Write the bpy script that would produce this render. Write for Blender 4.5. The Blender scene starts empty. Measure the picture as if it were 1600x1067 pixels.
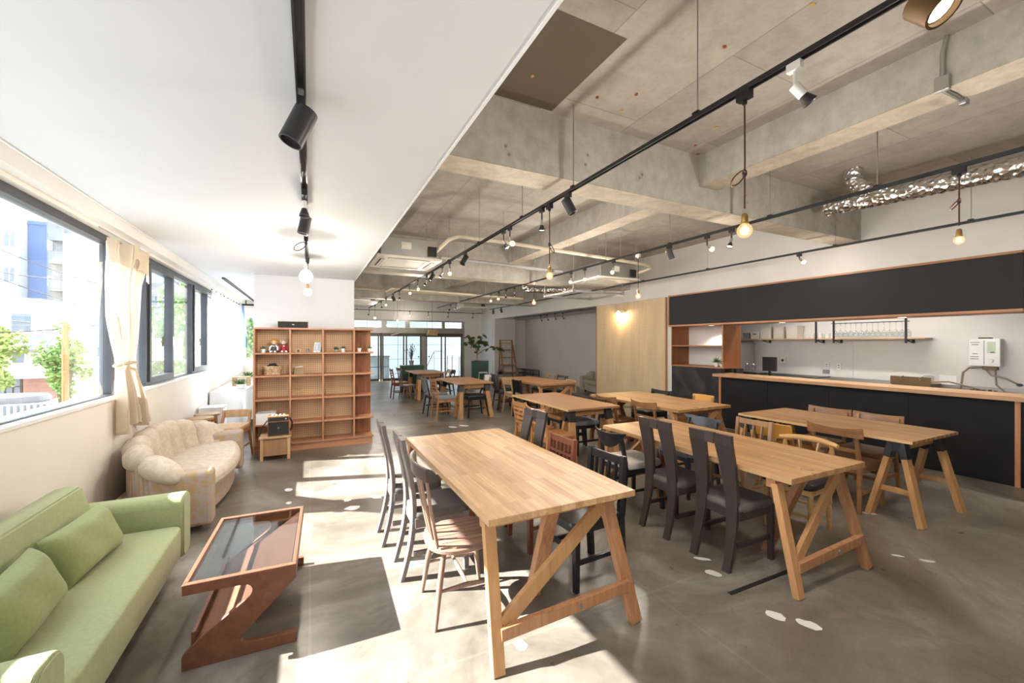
import bpy, math, random
from mathutils import Vector, Matrix, Quaternion
PI = math.pi
RN = random.Random(11)
sc = bpy.context.scene
C = sc.collection

# ------------------------------------------------------------------ camera
cd = bpy.data.cameras.new('camera')
cam = bpy.data.objects.new('camera', cd)
C.objects.link(cam)
cd.sensor_width = 36.0
cd.lens = 36.0 * 640 / 1600
cd.shift_y = 1.5 / 1600
cd.clip_start = 0.02
cd.clip_end = 300
cam.location = (0, 0, 1.55)
cam.rotation_euler = (PI / 2, 0, -math.atan2(316, 640))
sc.camera = cam

# ------------------------------------------------------------------ sky, sun, exposure
SKY = 5.6
SUN = 34.0
sc.view_settings.view_transform = 'Standard'
sc.view_settings.look = 'None'
sc.view_settings.exposure = 0.12
sc.view_settings.gamma = 1.0
sc.view_settings.use_curve_mapping = False
w = bpy.data.worlds.new('hazy_sky')
sc.world = w
w.use_nodes = True
bg = w.node_tree.nodes['Background']
bg.inputs[0].default_value = (0.86, 0.93, 1.0, 1)
bg.inputs[1].default_value = SKY
sl = bpy.data.lights.new('sun', 'SUN')
sl.energy = SUN
sl.angle = math.radians(0.53)
sl.color = (1.0, 0.975, 0.94)
so = bpy.data.objects.new('sun', sl)
C.objects.link(so)
so.location = (-12, 5, 12)
so.rotation_euler = Vector((1, -0.3, -0.8)).to_track_quat('-Z', 'Y').to_euler()
cy = sc.cycles
cy.max_bounces = 10
cy.diffuse_bounces = 6
cy.glossy_bounces = 4
cy.transparent_max_bounces = 16
cy.transmission_bounces = 6
cy.sample_clamp_indirect = 6.0
cy.use_denoising = True

# ------------------------------------------------------------------ materials
def _new(name):
    m = bpy.data.materials.new(name)
    m.use_nodes = True
    nt = m.node_tree
    return m, nt, nt.nodes['Principled BSDF']

def N(nt, t, **kw):
    n = nt.nodes.new(t)
    for k, v in kw.items():
        setattr(n, k, v)
    return n

def L(nt, a, ao, b, bi):
    nt.links.new(a.outputs[ao], b.inputs[bi])

def col4(c):
    return (c[0], c[1], c[2], 1)

def ramp(nt, stops):
    r = N(nt, 'ShaderNodeValToRGB')
    e = r.color_ramp.elements
    e[0].position, e[0].color = stops[0][0], col4(stops[0][1])
    e[1].position, e[1].color = stops[-1][0], col4(stops[-1][1])
    for p, c in stops[1:-1]:
        x = e.new(p)
        x.color = col4(c)
    return r

def mat(name, c, rough=0.5, metal=0.0, var=0.08, scale=6.0, bump=0.0, bscale=80.0, spec=0.5, sheen=0.0):
    m, nt, b = _new(name)
    tc = N(nt, 'ShaderNodeTexCoord')
    n = N(nt, 'ShaderNodeTexNoise')
    n.inputs['Scale'].default_value = scale
    n.inputs['Detail'].default_value = 4
    L(nt, tc, 'Object', n, 'Vector')
    r = ramp(nt, [(0.3, [x * (1 - var) for x in c]), (0.7, [min(1, x * (1 + var)) for x in c])])
    L(nt, n, 'Fac', r, 'Fac')
    L(nt, r, 'Color', b, 'Base Color')
    b.inputs['Roughness'].default_value = rough
    b.inputs['Metallic'].default_value = metal
    b.inputs['Specular IOR Level'].default_value = spec
    if sheen:
        b.inputs['Sheen Weight'].default_value = sheen
    if bump:
        n2 = N(nt, 'ShaderNodeTexNoise')
        n2.inputs['Scale'].default_value = bscale
        L(nt, tc, 'Object', n2, 'Vector')
        bp = N(nt, 'ShaderNodeBump')
        bp.inputs['Strength'].default_value = bump
        bp.inputs['Distance'].default_value = 0.004
        L(nt, n2, 'Fac', bp, 'Height')
        L(nt, bp, 'Normal', b, 'Normal')
    return m

def wood(name, light, dark, axis='Y', rough=0.42, scale=1.0, contrast=0.5):
    m, nt, b = _new(name)
    tc = N(nt, 'ShaderNodeTexCoord')
    oi = N(nt, 'ShaderNodeObjectInfo')
    add = N(nt, 'ShaderNodeVectorMath', operation='ADD')
    sep = N(nt, 'ShaderNodeVectorMath', operation='SCALE')
    comb = N(nt, 'ShaderNodeCombineXYZ')
    for i in range(3):
        L(nt, oi, 'Random', comb, i)
    L(nt, comb, 0, sep, 0)
    sep.inputs['Scale'].default_value = 31.0
    L(nt, tc, 'Object', add, 0)
    L(nt, sep, 0, add, 1)
    mp = N(nt, 'ShaderNodeMapping')
    s = [14.0 * scale] * 3
    s['XYZ'.index(axis)] = 0.9 * scale
    mp.inputs['Scale'].default_value = s
    L(nt, add, 0, mp, 'Vector')
    n = N(nt, 'ShaderNodeTexNoise')
    n.inputs['Scale'].default_value = 2.2
    n.inputs['Detail'].default_value = 6
    n.inputs['Roughness'].default_value = 0.62
    n.inputs['Distortion'].default_value = 0.6
    L(nt, mp, 'Vector', n, 'Vector')
    mid = [(a + d) / 2 for a, d in zip(light, dark)]
    r = ramp(nt, [(0.5 - contrast * 0.4, dark), (0.5, mid), (0.5 + contrast * 0.35, light)])
    L(nt, n, 'Fac', r, 'Fac')
    hv = N(nt, 'ShaderNodeHueSaturation')
    mr = N(nt, 'ShaderNodeMapRange')
    L(nt, oi, 'Random', mr, 'Value')
    mr.inputs['To Min'].default_value = 0.86
    mr.inputs['To Max'].default_value = 1.1
    L(nt, mr, 'Result', hv, 'Value')
    L(nt, r, 'Color', hv, 'Color')
    L(nt, hv, 'Color', b, 'Base Color')
    b.inputs['Roughness'].default_value = rough
    bp = N(nt, 'ShaderNodeBump')
    bp.inputs['Strength'].default_value = 0.12
    bp.inputs['Distance'].default_value = 0.002
    L(nt, n, 'Fac', bp, 'Height')
    L(nt, bp, 'Normal', b, 'Normal')
    return m

def stave_wood(name, a, c, dark, rough=0.3):
    # laminated board: staves along Y, 45 mm wide, tone differs stave by stave
    m, nt, b = _new(name)
    tc = N(nt, 'ShaderNodeTexCoord')
    sx = N(nt, 'ShaderNodeSeparateXYZ')
    L(nt, tc, 'Object', sx, 0)
    cb = N(nt, 'ShaderNodeCombineXYZ')
    L(nt, sx, 'Y', cb, 0)
    L(nt, sx, 'X', cb, 1)
    br = N(nt, 'ShaderNodeTexBrick')
    L(nt, cb, 0, br, 'Vector')
    br.inputs['Scale'].default_value = 1.0
    br.inputs['Brick Width'].default_value = 0.52
    br.inputs['Row Height'].default_value = 0.044
    br.inputs['Mortar Size'].default_value = 0.0005
    br.inputs['Bias'].default_value = -0.1
    br.inputs['Color1'].default_value = col4(a)
    br.inputs['Color2'].default_value = col4(c)
    br.inputs['Mortar'].default_value = col4(dark)
    mp = N(nt, 'ShaderNodeMapping')
    mp.inputs['Scale'].default_value = (26, 1.3, 26)
    L(nt, tc, 'Object', mp, 'Vector')
    n = N(nt, 'ShaderNodeTexNoise')
    n.inputs['Scale'].default_value = 2.0
    n.inputs['Detail'].default_value = 6
    n.inputs['Distortion'].default_value = 0.9
    L(nt, mp, 'Vector', n, 'Vector')
    r = ramp(nt, [(0.33, (0.72, 0.66, 0.6)), (0.62, (1, 1, 1))])
    L(nt, n, 'Fac', r, 'Fac')
    mx = N(nt, 'ShaderNodeMix', data_type='RGBA', blend_type='MULTIPLY')
    mx.inputs[0].default_value = 0.75
    L(nt, br, 'Color', mx, 6)
    L(nt, r, 'Color', mx, 7)
    L(nt, mx, 2, b, 'Base Color')
    n3 = N(nt, 'ShaderNodeTexNoise')
    n3.inputs['Scale'].default_value = 3
    L(nt, tc, 'Object', n3, 'Vector')
    mr = N(nt, 'ShaderNodeMapRange')
    mr.inputs['To Min'].default_value = rough - 0.06
    mr.inputs['To Max'].default_value = rough + 0.14
    L(nt, n3, 'Fac', mr, 'Value')
    L(nt, mr, 'Result', b, 'Roughness')
    bp = N(nt, 'ShaderNodeBump')
    bp.inputs['Strength'].default_value = 0.08
    bp.inputs['Distance'].default_value = 0.002
    L(nt, n, 'Fac', bp, 'Height')
    L(nt, bp, 'Normal', b, 'Normal')
    return m

def pegboard(name, base, hole, pitch, rad, axes=('X', 'Z'), rough=0.6):
    m, nt, b = _new(name)
    tc = N(nt, 'ShaderNodeTexCoord')
    sx = N(nt, 'ShaderNodeSeparateXYZ')
    L(nt, tc, 'Object', sx, 0)
    ds = []
    for a in axes:
        q = N(nt, 'ShaderNodeMath', operation='DIVIDE')
        q.inputs[1].default_value = pitch
        L(nt, sx, a, q, 0)
        fr = N(nt, 'ShaderNodeMath', operation='FRACT')
        L(nt, q, 0, fr, 0)
        sb = N(nt, 'ShaderNodeMath', operation='SUBTRACT')
        sb.inputs[1].default_value = 0.5
        L(nt, fr, 0, sb, 0)
        sq = N(nt, 'ShaderNodeMath', operation='MULTIPLY')
        L(nt, sb, 0, sq, 0)
        L(nt, sb, 0, sq, 1)
        ds.append(sq)
    ad = N(nt, 'ShaderNodeMath', operation='ADD')
    L(nt, ds[0], 0, ad, 0)
    L(nt, ds[1], 0, ad, 1)
    lt = N(nt, 'ShaderNodeMath', operation='LESS_THAN')
    lt.inputs[1].default_value = (rad / pitch) ** 2
    L(nt, ad, 0, lt, 0)
    n = N(nt, 'ShaderNodeTexNoise')
    n.inputs['Scale'].default_value = 3
    n.inputs['Detail'].default_value = 6
    mp = N(nt, 'ShaderNodeMapping')
    mp.inputs['Scale'].default_value = (1.5, 1.5, 0.35)
    L(nt, tc, 'Object', mp, 'Vector')
    L(nt, mp, 'Vector', n, 'Vector')
    r = ramp(nt, [(0.3, [x * 0.86 for x in base]), (0.7, [min(1, x * 1.08) for x in base])])
    L(nt, n, 'Fac', r, 'Fac')
    mx = N(nt, 'ShaderNodeMix', data_type='RGBA')
    L(nt, lt, 0, mx, 0)
    L(nt, r, 'Color', mx, 6)
    mx.inputs[7].default_value = col4(hole)
    L(nt, mx, 2, b, 'Base Color')
    b.inputs['Roughness'].default_value = rough
    return m

def concrete(name, c1, c2, board=(1.8, 0.9), axes='XY', rough=0.75, stain=0.5, patch=None, streak=False, tint=0.14):
    m, nt, b = _new(name)
    tc = N(nt, 'ShaderNodeTexCoord')
    sx = N(nt, 'ShaderNodeSeparateXYZ')
    L(nt, tc, 'Object', sx, 0)
    cb = N(nt, 'ShaderNodeCombineXYZ')
    L(nt, sx, axes[0], cb, 0)
    L(nt, sx, axes[1], cb, 1)
    n1 = N(nt, 'ShaderNodeTexNoise')
    n1.inputs['Scale'].default_value = 1.1
    n1.inputs['Detail'].default_value = 8
    n1.inputs['Roughness'].default_value = 0.6
    n1.inputs['Distortion'].default_value = 0.4
    if streak:
        mp = N(nt, 'ShaderNodeMapping')
        mp.inputs['Scale'].default_value = (3.0, 3.0, 0.9)
        L(nt, tc, 'Object', mp, 'Vector')
        L(nt, mp, 'Vector', n1, 'Vector')
    else:
        L(nt, tc, 'Object', n1, 'Vector')
    r1 = ramp(nt, [(0.3, c2), (0.68, c1)])
    L(nt, n1, 'Fac', r1, 'Fac')
    n2 = N(nt, 'ShaderNodeTexNoise')
    n2.inputs['Scale'].default_value = 9
    n2.inputs['Detail'].default_value = 8
    n2.inputs['Roughness'].default_value = 0.7
    L(nt, tc, 'Object', n2, 'Vector')
    r2 = ramp(nt, [(0.36, (0.72, 0.7, 0.66)), (0.6, (1.06, 1.06, 1.05))])
    L(nt, n2, 'Fac', r2, 'Fac')
    mx = N(nt, 'ShaderNodeMix', data_type='RGBA', blend_type='MULTIPLY')
    mx.inputs[0].default_value = stain
    L(nt, r1, 'Color', mx, 6)
    L(nt, r2, 'Color', mx, 7)
    out, oi = mx, 2
    if board:
        br = N(nt, 'ShaderNodeTexBrick')
        br.inputs['Scale'].default_value = 1
        br.inputs['Brick Width'].default_value = board[0]
        br.inputs['Row Height'].default_value = board[1]
        br.inputs['Mortar Size'].default_value = 0.004
        br.offset = 0.5
        br.inputs['Color1'].default_value = (1 - tint, 1 - tint, 1 - tint, 1)
        br.inputs['Color2'].default_value = (1 + tint * 0.6, 1 + tint * 0.6, 1 + tint * 0.6, 1)
        br.inputs['Mortar'].default_value = (0.6, 0.58, 0.55, 1)
        L(nt, cb, 0, br, 'Vector')
        m2 = N(nt, 'ShaderNodeMix', data_type='RGBA', blend_type='MULTIPLY')
        m2.inputs[0].default_value = 1
        L(nt, mx, 2, m2, 6)
        L(nt, br, 'Color', m2, 7)
        out = m2
    if patch:
        x0, x1, y0, y1, pc = patch
        prod = None
        for src, lo, hi in (('X', x0, x1), ('Y', y0, y1)):
            for op, v in (('GREATER_THAN', lo), ('LESS_THAN', hi)):
                g = N(nt, 'ShaderNodeMath', operation=op)
                L(nt, sx, src, g, 0)
                g.inputs[1].default_value = v
                if prod is None:
                    prod = g
                else:
                    p2 = N(nt, 'ShaderNodeMath', operation='MULTIPLY')
                    L(nt, prod, 0, p2, 0)
                    L(nt, g, 0, p2, 1)
                    prod = p2
        m3 = N(nt, 'ShaderNodeMix', data_type='RGBA')
        L(nt, prod, 0, m3, 0)
        L(nt, out, 2, m3, 6)
        m3.inputs[7].default_value = col4(pc)
        out = m3
    L(nt, out, 2, b, 'Base Color')
    b.inputs['Roughness'].default_value = rough
    bp = N(nt, 'ShaderNodeBump')
    bp.inputs['Strength'].default_value = 0.25
    bp.inputs['Distance'].default_value = 0.004
    L(nt, n2, 'Fac', bp, 'Height')
    L(nt, bp, 'Normal', b, 'Normal')
    return m

def floor_mat():
    m, nt, b = _new('polished_concrete_floor')
    tc = N(nt, 'ShaderNodeTexCoord')
    n1 = N(nt, 'ShaderNodeTexNoise')
    n1.inputs['Scale'].default_value = 0.9
    n1.inputs['Detail'].default_value = 9
    n1.inputs['Roughness'].default_value = 0.62
    n1.inputs['Distortion'].default_value = 1.2
    L(nt, tc, 'Object', n1, 'Vector')
    r1 = ramp(nt, [(0.3, (0.09, 0.074, 0.056)), (0.5, (0.178, 0.157, 0.132)), (0.72, (0.36, 0.343, 0.315))])
    L(nt, n1, 'Fac', r1, 'Fac')
    n2 = N(nt, 'ShaderNodeTexNoise')
    n2.inputs['Scale'].default_value = 7
    n2.inputs['Detail'].default_value = 8
    n2.inputs['Roughness'].default_value = 0.7
    L(nt, tc, 'Object', n2, 'Vector')
    r2 = ramp(nt, [(0.35, (0.7, 0.68, 0.65)), (0.62, (1.08, 1.07, 1.05))])
    L(nt, n2, 'Fac', r2, 'Fac')
    mx = N(nt, 'ShaderNodeMix', data_type='RGBA', blend_type='MULTIPLY')
    mx.inputs[0].default_value = 0.6
    L(nt, r1, 'Color', mx, 6)
    L(nt, r2, 'Color', mx, 7)
    # old tile-joint ghost lines, 1.35 m grid, and hairline cracks
    br = N(nt, 'ShaderNodeTexBrick')
    br.offset = 0.0
    br.inputs['Scale'].default_value = 1
    br.inputs['Brick Width'].default_value = 1.9
    br.inputs['Row Height'].default_value = 1.9
    br.inputs['Mortar Size'].default_value = 0.008
    br.inputs['Color1'].default_value = (1, 1, 1, 1)
    br.inputs['Color2'].default_value = (0.95, 0.95, 0.95, 1)
    br.inputs['Mortar'].default_value = (1.18, 1.17, 1.15, 1)
    L(nt, tc, 'Object', br, 'Vector')
    m2 = N(nt, 'ShaderNodeMix', data_type='RGBA', blend_type='MULTIPLY')
    m2.inputs[0].default_value = 1
    L(nt, mx, 2, m2, 6)
    L(nt, br, 'Color', m2, 7)
    n4 = N(nt, 'ShaderNodeTexNoise')
    n4.inputs['Scale'].default_value = 0.55
    n4.inputs['Detail'].default_value = 5
    n4.inputs['Distortion'].default_value = 2.0
    L(nt, tc, 'Object', n4, 'Vector')
    r4 = ramp(nt, [(0.493, (1, 1, 1)), (0.5, (0.62, 0.6, 0.58)), (0.507, (1, 1, 1))])
    L(nt, n4, 'Fac', r4, 'Fac')
    m3 = N(nt, 'ShaderNodeMix', data_type='RGBA', blend_type='MULTIPLY')
    m3.inputs[0].default_value = 0.35
    L(nt, m2, 2, m3, 6)
    L(nt, r4, 'Color', m3, 7)
    L(nt, m3, 2, b, 'Base Color')
    mr = N(nt, 'ShaderNodeMapRange')
    mr.inputs['To Min'].default_value = 0.2
    mr.inputs['To Max'].default_value = 0.42
    L(nt, n2, 'Fac', mr, 'Value')
    L(nt, mr, 'Result', b, 'Roughness')
    bp = N(nt, 'ShaderNodeBump')
    bp.inputs['Strength'].default_value = 0.1
    bp.inputs['Distance'].default_value = 0.004
    L(nt, n1, 'Fac', bp, 'Height')
    L(nt, bp, 'Normal', b, 'Normal')
    return m

def glass_pane(name, tint=(0.96, 0.98, 0.985), refl=0.03, rough=0.0):
    # thin flat pane: straight-through transparency plus a Fresnel mirror
    m = bpy.data.materials.new(name)
    m.use_nodes = True
    nt = m.node_tree
    nt.nodes.clear()
    o = N(nt, 'ShaderNodeOutputMaterial')
    t = N(nt, 'ShaderNodeBsdfTransparent')
    t.inputs[0].default_value = col4(tint)
    g = N(nt, 'ShaderNodeBsdfGlossy')
    g.inputs['Roughness'].default_value = rough
    g.inputs['Color'].default_value = (1, 1, 1, 1)
    lw = N(nt, 'ShaderNodeLayerWeight')
    pw = N(nt, 'ShaderNodeMath', operation='POWER')
    pw.inputs[1].default_value = 5.0
    L(nt, lw, 'Facing', pw, 0)
    f = N(nt, 'ShaderNodeMapRange')
    f.inputs['To Min'].default_value = refl
    f.inputs['To Max'].default_value = 1.0
    L(nt, pw, 0, f, 'Value')
    mx = N(nt, 'ShaderNodeMixShader')
    L(nt, f, 0, mx, 0)
    L(nt, t, 0, mx, 1)
    L(nt, g, 0, mx, 2)
    L(nt, mx, 0, o, 0)
    return m

def emit(name, c, s):
    m = bpy.data.materials.new(name)
    m.use_nodes = True
    nt = m.node_tree
    nt.nodes.clear()
    o = N(nt, 'ShaderNodeOutputMaterial')
    e = N(nt, 'ShaderNodeEmission')
    e.inputs[0].default_value = col4(c)
    e.inputs[1].default_value = s
    L(nt, e, 0, o, 0)
    return m

def glow_glass(name, c, s):
    # lit amber bulb envelope: half see-through, half glowing
    m = bpy.data.materials.new(name)
    m.use_nodes = True
    nt = m.node_tree
    nt.nodes.clear()
    o = N(nt, 'ShaderNodeOutputMaterial')
    e = N(nt, 'ShaderNodeEmission')
    e.inputs[0].default_value = col4(c)
    e.inputs[1].default_value = s
    t = N(nt, 'ShaderNodeBsdfTransparent')
    mx = N(nt, 'ShaderNodeMixShader')
    mx.inputs[0].default_value = 0.4
    L(nt, t, 0, mx, 1)
    L(nt, e, 0, mx, 2)
    L(nt, mx, 0, o, 0)
    return m

def sheer(name, c, trans=0.5, clear=0.08):
    m = bpy.data.materials.new(name)
    m.use_nodes = True
    nt = m.node_tree
    nt.nodes.clear()
    o = N(nt, 'ShaderNodeOutputMaterial')
    d = N(nt, 'ShaderNodeBsdfDiffuse')
    d.inputs[0].default_value = col4(c)
    t = N(nt, 'ShaderNodeBsdfTranslucent')
    t.inputs[0].default_value = col4(c)
    mx = N(nt, 'ShaderNodeMixShader')
    mx.inputs[0].default_value = trans
    tr = N(nt, 'ShaderNodeBsdfTransparent')
    m2 = N(nt, 'ShaderNodeMixShader')
    m2.inputs[0].default_value = clear
    tc = N(nt, 'ShaderNodeTexCoord')
    n = N(nt, 'ShaderNodeTexNoise')
    n.inputs['Scale'].default_value = 220
    L(nt, tc, 'Object', n, 'Vector')
    bp = N(nt, 'ShaderNodeBump')
    bp.inputs['Strength'].default_value = 0.15
    bp.inputs['Distance'].default_value = 0.002
    L(nt, n, 'Fac', bp, 'Height')
    L(nt, bp, 'Normal', d, 'Normal')
    L(nt, d, 0, mx, 1)
    L(nt, t, 0, mx, 2)
    L(nt, mx, 0, m2, 1)
    L(nt, tr, 0, m2, 2)
    L(nt, m2, 0, o, 0)
    return m

def two_tone(name, a, c, scale=9.0, lo=0.47, hi=0.53, rough=0.8, bump=0.2):
    m, nt, b = _new(name)
    tc = N(nt, 'ShaderNodeTexCoord')
    n = N(nt, 'ShaderNodeTexNoise')
    n.inputs['Scale'].default_value = scale
    n.inputs['Detail'].default_value = 3
    n.inputs['Distortion'].default_value = 1.6
    L(nt, tc, 'Object', n, 'Vector')
    r = ramp(nt, [(lo, a), (hi, c)])
    L(nt, n, 'Fac', r, 'Fac')
    L(nt, r, 'Color', b, 'Base Color')
    b.inputs['Roughness'].default_value = rough
    b.inputs['Specular IOR Level'].default_value = 0.25
    n2 = N(nt, 'ShaderNodeTexNoise')
    n2.inputs['Scale'].default_value = 160
    L(nt, tc, 'Object', n2, 'Vector')
    bp = N(nt, 'ShaderNodeBump')
    bp.inputs['Strength'].default_value = bump
    bp.inputs['Distance'].default_value = 0.003
    L(nt, n2, 'Fac', bp, 'Height')
    L(nt, bp, 'Normal', b, 'Normal')
    return m

def foil_mat():
    m, nt, b = _new('crinkled_foil')
    tc = N(nt, 'ShaderNodeTexCoord')
    v = N(nt, 'ShaderNodeTexVoronoi')
    v.inputs['Scale'].default_value = 22
    L(nt, tc, 'Object', v, 'Vector')
    bp = N(nt, 'ShaderNodeBump')
    bp.inputs['Strength'].default_value = 0.9
    bp.inputs['Distance'].default_value = 0.03
    L(nt, v, 'Distance', bp, 'Height')
    L(nt, bp, 'Normal', b, 'Normal')
    b.inputs['Base Color'].default_value = (0.78, 0.77, 0.75, 1)
    b.inputs['Metallic'].default_value = 1
    b.inputs['Roughness'].default_value = 0.22
    return m

M = {}
M['white'] = mat('white_paint', (0.67, 0.69, 0.715), 0.7, var=0.02, scale=2)
M['warmwhite'] = mat('warm_white_paint', (0.74, 0.72, 0.69), 0.65, var=0.03, scale=1.5)
M['sillwhite'] = mat('sill_gloss_white', (0.85, 0.84, 0.82), 0.35, var=0.02)
M['leftwall'] = mat('cream_wall_paint', (0.80, 0.75, 0.69), 0.55, var=0.03, scale=2)
M['greywall'] = mat('grey_wall_paint', (0.6, 0.585, 0.56), 0.7, var=0.03, scale=1.2)
M['kwall'] = mat('kitchen_wall_panel', (0.66, 0.645, 0.62), 0.45, var=0.06, scale=1.5)
M['floor'] = floor_mat()
M['slab'] = concrete('slab_concrete', (0.52, 0.49, 0.45), (0.39, 0.362, 0.325), (1.83, 0.86), 'YX', patch=(1.29, 1.83, 2.03, 2.95, (0.125, 0.1, 0.072)), tint=0.16)
M['beam'] = concrete('beam_concrete', (0.54, 0.525, 0.485), (0.40, 0.38, 0.345), None, streak=True, stain=0.55)
M['soffit'] = concrete('beam_soffit_concrete', (0.56, 0.505, 0.42), (0.42, 0.37, 0.3), None, stain=0.7)
M['black'] = mat('black_metal', (0.012, 0.012, 0.013), 0.45)
M['softblack'] = mat('satin_black', (0.022, 0.022, 0.024), 0.38)
M['frame'] = mat('dark_window_frame', (0.045, 0.05, 0.06), 0.4, metal=0.3)
M['steel'] = mat('galvanised_steel', (0.5, 0.5, 0.5), 0.35, metal=0.9)
M['chrome'] = mat('chrome', (0.8, 0.8, 0.8), 0.12, metal=1.0)
M['brass'] = mat('aged_brass', (0.62, 0.42, 0.16), 0.3, metal=1.0)
M['plasticwhite'] = mat('white_plastic', (0.78, 0.77, 0.74), 0.4, var=0.02)
M['acwhite'] = mat('ivory_plastic', (0.72, 0.68, 0.6), 0.45, var=0.03)
M['acgrey'] = mat('ac_grille', (0.42, 0.39, 0.34), 0.55)
M['pipebeige'] = mat('beige_pipe_wrap', (0.62, 0.55, 0.43), 0.6)
M['pipegrey'] = mat('grey_pipe', (0.33, 0.32, 0.31), 0.5)
M['foil'] = foil_mat()
M['glass'] = glass_pane('window_glass')
M['doorglass'] = glass_pane('door_glass', (0.92, 0.96, 0.98))
M['tableglass'] = glass_pane('smoked_table_glass', (0.76, 0.8, 0.82), 0.05, 0.02)
M['clear'] = glass_pane('clear_glassware', (0.86, 0.88, 0.88), 0.06)
M['bulbglass'] = glow_glass('bulb_glass', (1.0, 0.6, 0.26), 1.5)
M['lamp'] = emit('lamp_lit', (1.0, 0.72, 0.42), 2.6)
M['lampw'] = emit('lamp_lit_white', (1.0, 0.85, 0.66), 5)
M['lampsoft'] = emit('globe_lit', (1.0, 0.88, 0.74), 2.2)
M['lampdim'] = emit('lamp_lit_far', (1.0, 0.75, 0.48), 3)
M['top1'] = stave_wood('honey_laminated_oak', (0.63, 0.41, 0.215), (0.43, 0.245, 0.11), (0.3, 0.15, 0.05), 0.3)
M['top2'] = stave_wood('brown_laminated_oak', (0.55, 0.33, 0.155), (0.36, 0.195, 0.08), (0.22, 0.11, 0.04), 0.28)
M['top3'] = wood('tan_veneer', (0.43, 0.225, 0.10), (0.33, 0.165, 0.07), 'Y', 0.4, 0.8, 0.8)
M['edge'] = wood('pale_edge_wood', (0.68, 0.46, 0.22), (0.5, 0.3, 0.12), 'Y', 0.5)
M['trestle'] = wood('worn_orange_timber', (0.47, 0.235, 0.11), (0.27, 0.115, 0.05), 'Z', 0.5, 1.0, 0.6)
M['trestlelt'] = wood('fresh_timber', (0.56, 0.3, 0.13), (0.4, 0.2, 0.08), 'Z', 0.5, 1.0, 0.6)
M['pine'] = wood('sawhorse_pine', (0.52, 0.29, 0.12), (0.36, 0.18, 0.065), 'Z', 0.5)
M['darkwood'] = wood('espresso_wood', (0.062, 0.045, 0.04), (0.038, 0.027, 0.024), 'Z', 0.36, 0.8, 0.8)
M['tauped'] = wood('taupe_brown_wood', (0.2, 0.165, 0.152), (0.14, 0.112, 0.102), 'Z', 0.42, 0.8, 0.8)
M['walnut'] = wood('reddish_walnut', (0.33, 0.2, 0.145), (0.2, 0.118, 0.085), 'X', 0.4)
M['walnutz'] = wood('walnut_spindles', (0.34, 0.215, 0.155), (0.22, 0.135, 0.095), 'Z', 0.4)
M['walnutdk'] = wood('dark_walnut_rail', (0.075, 0.045, 0.035), (0.05, 0.03, 0.024), 'Y', 0.35)
M['redwood'] = wood('red_brown_wood', (0.26, 0.085, 0.045), (0.16, 0.048, 0.025), 'Z', 0.32)
M['orangewood'] = wood('orange_beech', (0.46, 0.21, 0.075), (0.32, 0.135, 0.045), 'Z', 0.38)
M['brownwood'] = wood('mid_brown_wood', (0.33, 0.16, 0.065), (0.2, 0.09, 0.036), 'Y', 0.36)
M['palewood'] = wood('pale_ash', (0.56, 0.37, 0.2), (0.42, 0.26, 0.13), 'Z', 0.45)
M['lightwood'] = wood('light_brown_wood', (0.42, 0.24, 0.125), (0.3, 0.16, 0.08), 'Z', 0.4)
M['creamwood'] = wood('honey_turned_wood', (0.62, 0.37, 0.15), (0.46, 0.25, 0.085), 'Y', 0.3)
M['blackwood'] = mat('black_painted_wood', (0.014, 0.015, 0.017), 0.3, var=0.2)
M['navywood'] = mat('blue_black_painted_wood', (0.03, 0.037, 0.048), 0.3, var=0.2)
M['shelfwood'] = wood('reddish_shelf_pine', (0.55, 0.28, 0.155), (0.38, 0.17, 0.085), 'X', 0.5)
M['shelfwoodz'] = wood('reddish_shelf_upright', (0.55, 0.29, 0.16), (0.4, 0.18, 0.09), 'Z', 0.5)
M['knotply'] = wood('knotty_stained_plywood', (0.42, 0.17, 0.065), (0.13, 0.035, 0.014), 'Z', 0.45, 0.5, 0.55)
M['peg1'] = pegboard('shelf_pegboard', (0.68, 0.47, 0.28), (0.28, 0.15, 0.07), 0.03, 0.006)
M['peg2'] = pegboard('wall_pegboard', (0.62, 0.48, 0.30), (0.36, 0.24, 0.12), 0.03, 0.0065, ('Y', 'Z'))
M['trimwood'] = wood('orange_trim_wood', (0.48, 0.225, 0.1), (0.34, 0.145, 0.06), 'Y', 0.4)
M['trimwoodz'] = wood('orange_trim_wood_upright', (0.48, 0.225, 0.1), (0.34, 0.145, 0.06), 'Z', 0.4)
M['nichewood'] = wood('niche_veneer', (0.29, 0.105, 0.03), (0.235, 0.08, 0.022), 'Z', 0.4, 0.5)
M['counterwood'] = wood('counter_pine', (0.6, 0.37, 0.2), (0.46, 0.26, 0.13), 'Y', 0.32)
M['chalk'] = two_tone('chalkboard', (0.022, 0.024, 0.027), (0.055, 0.057, 0.06), 1.6, 0.42, 0.75, 0.6, 0.05)
M['charcoal'] = mat('charcoal_panel', (0.026, 0.0275, 0.031), 0.6, var=0.12, scale=1.0, spec=0.2)
M['counterblk'] = two_tone('counter_chalk_panel', (0.008, 0.0085, 0.0105), (0.015, 0.016, 0.018), 1.3, 0.45, 0.8, 0.7, 0.05)
M['green'] = mat('green_sofa_weave', (0.30, 0.335, 0.165), 0.9, var=0.07, scale=60, bump=0.5, bscale=420, spec=0.2, sheen=0.25)
M['greendk'] = mat('green_cushion_weave', (0.235, 0.275, 0.11), 0.9, var=0.08, scale=60, bump=0.5, bscale=420, spec=0.2, sheen=0.2)
M['beige'] = two_tone('beige_leaf_brocade', (0.53, 0.45, 0.36), (0.585, 0.515, 0.43), 12, 0.46, 0.54, 0.75, 0.25)
M['beigebase'] = two_tone('mauve_gold_brocade', (0.42, 0.29, 0.16), (0.40, 0.325, 0.275), 11, 0.42, 0.5, 0.75, 0.25)
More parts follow.
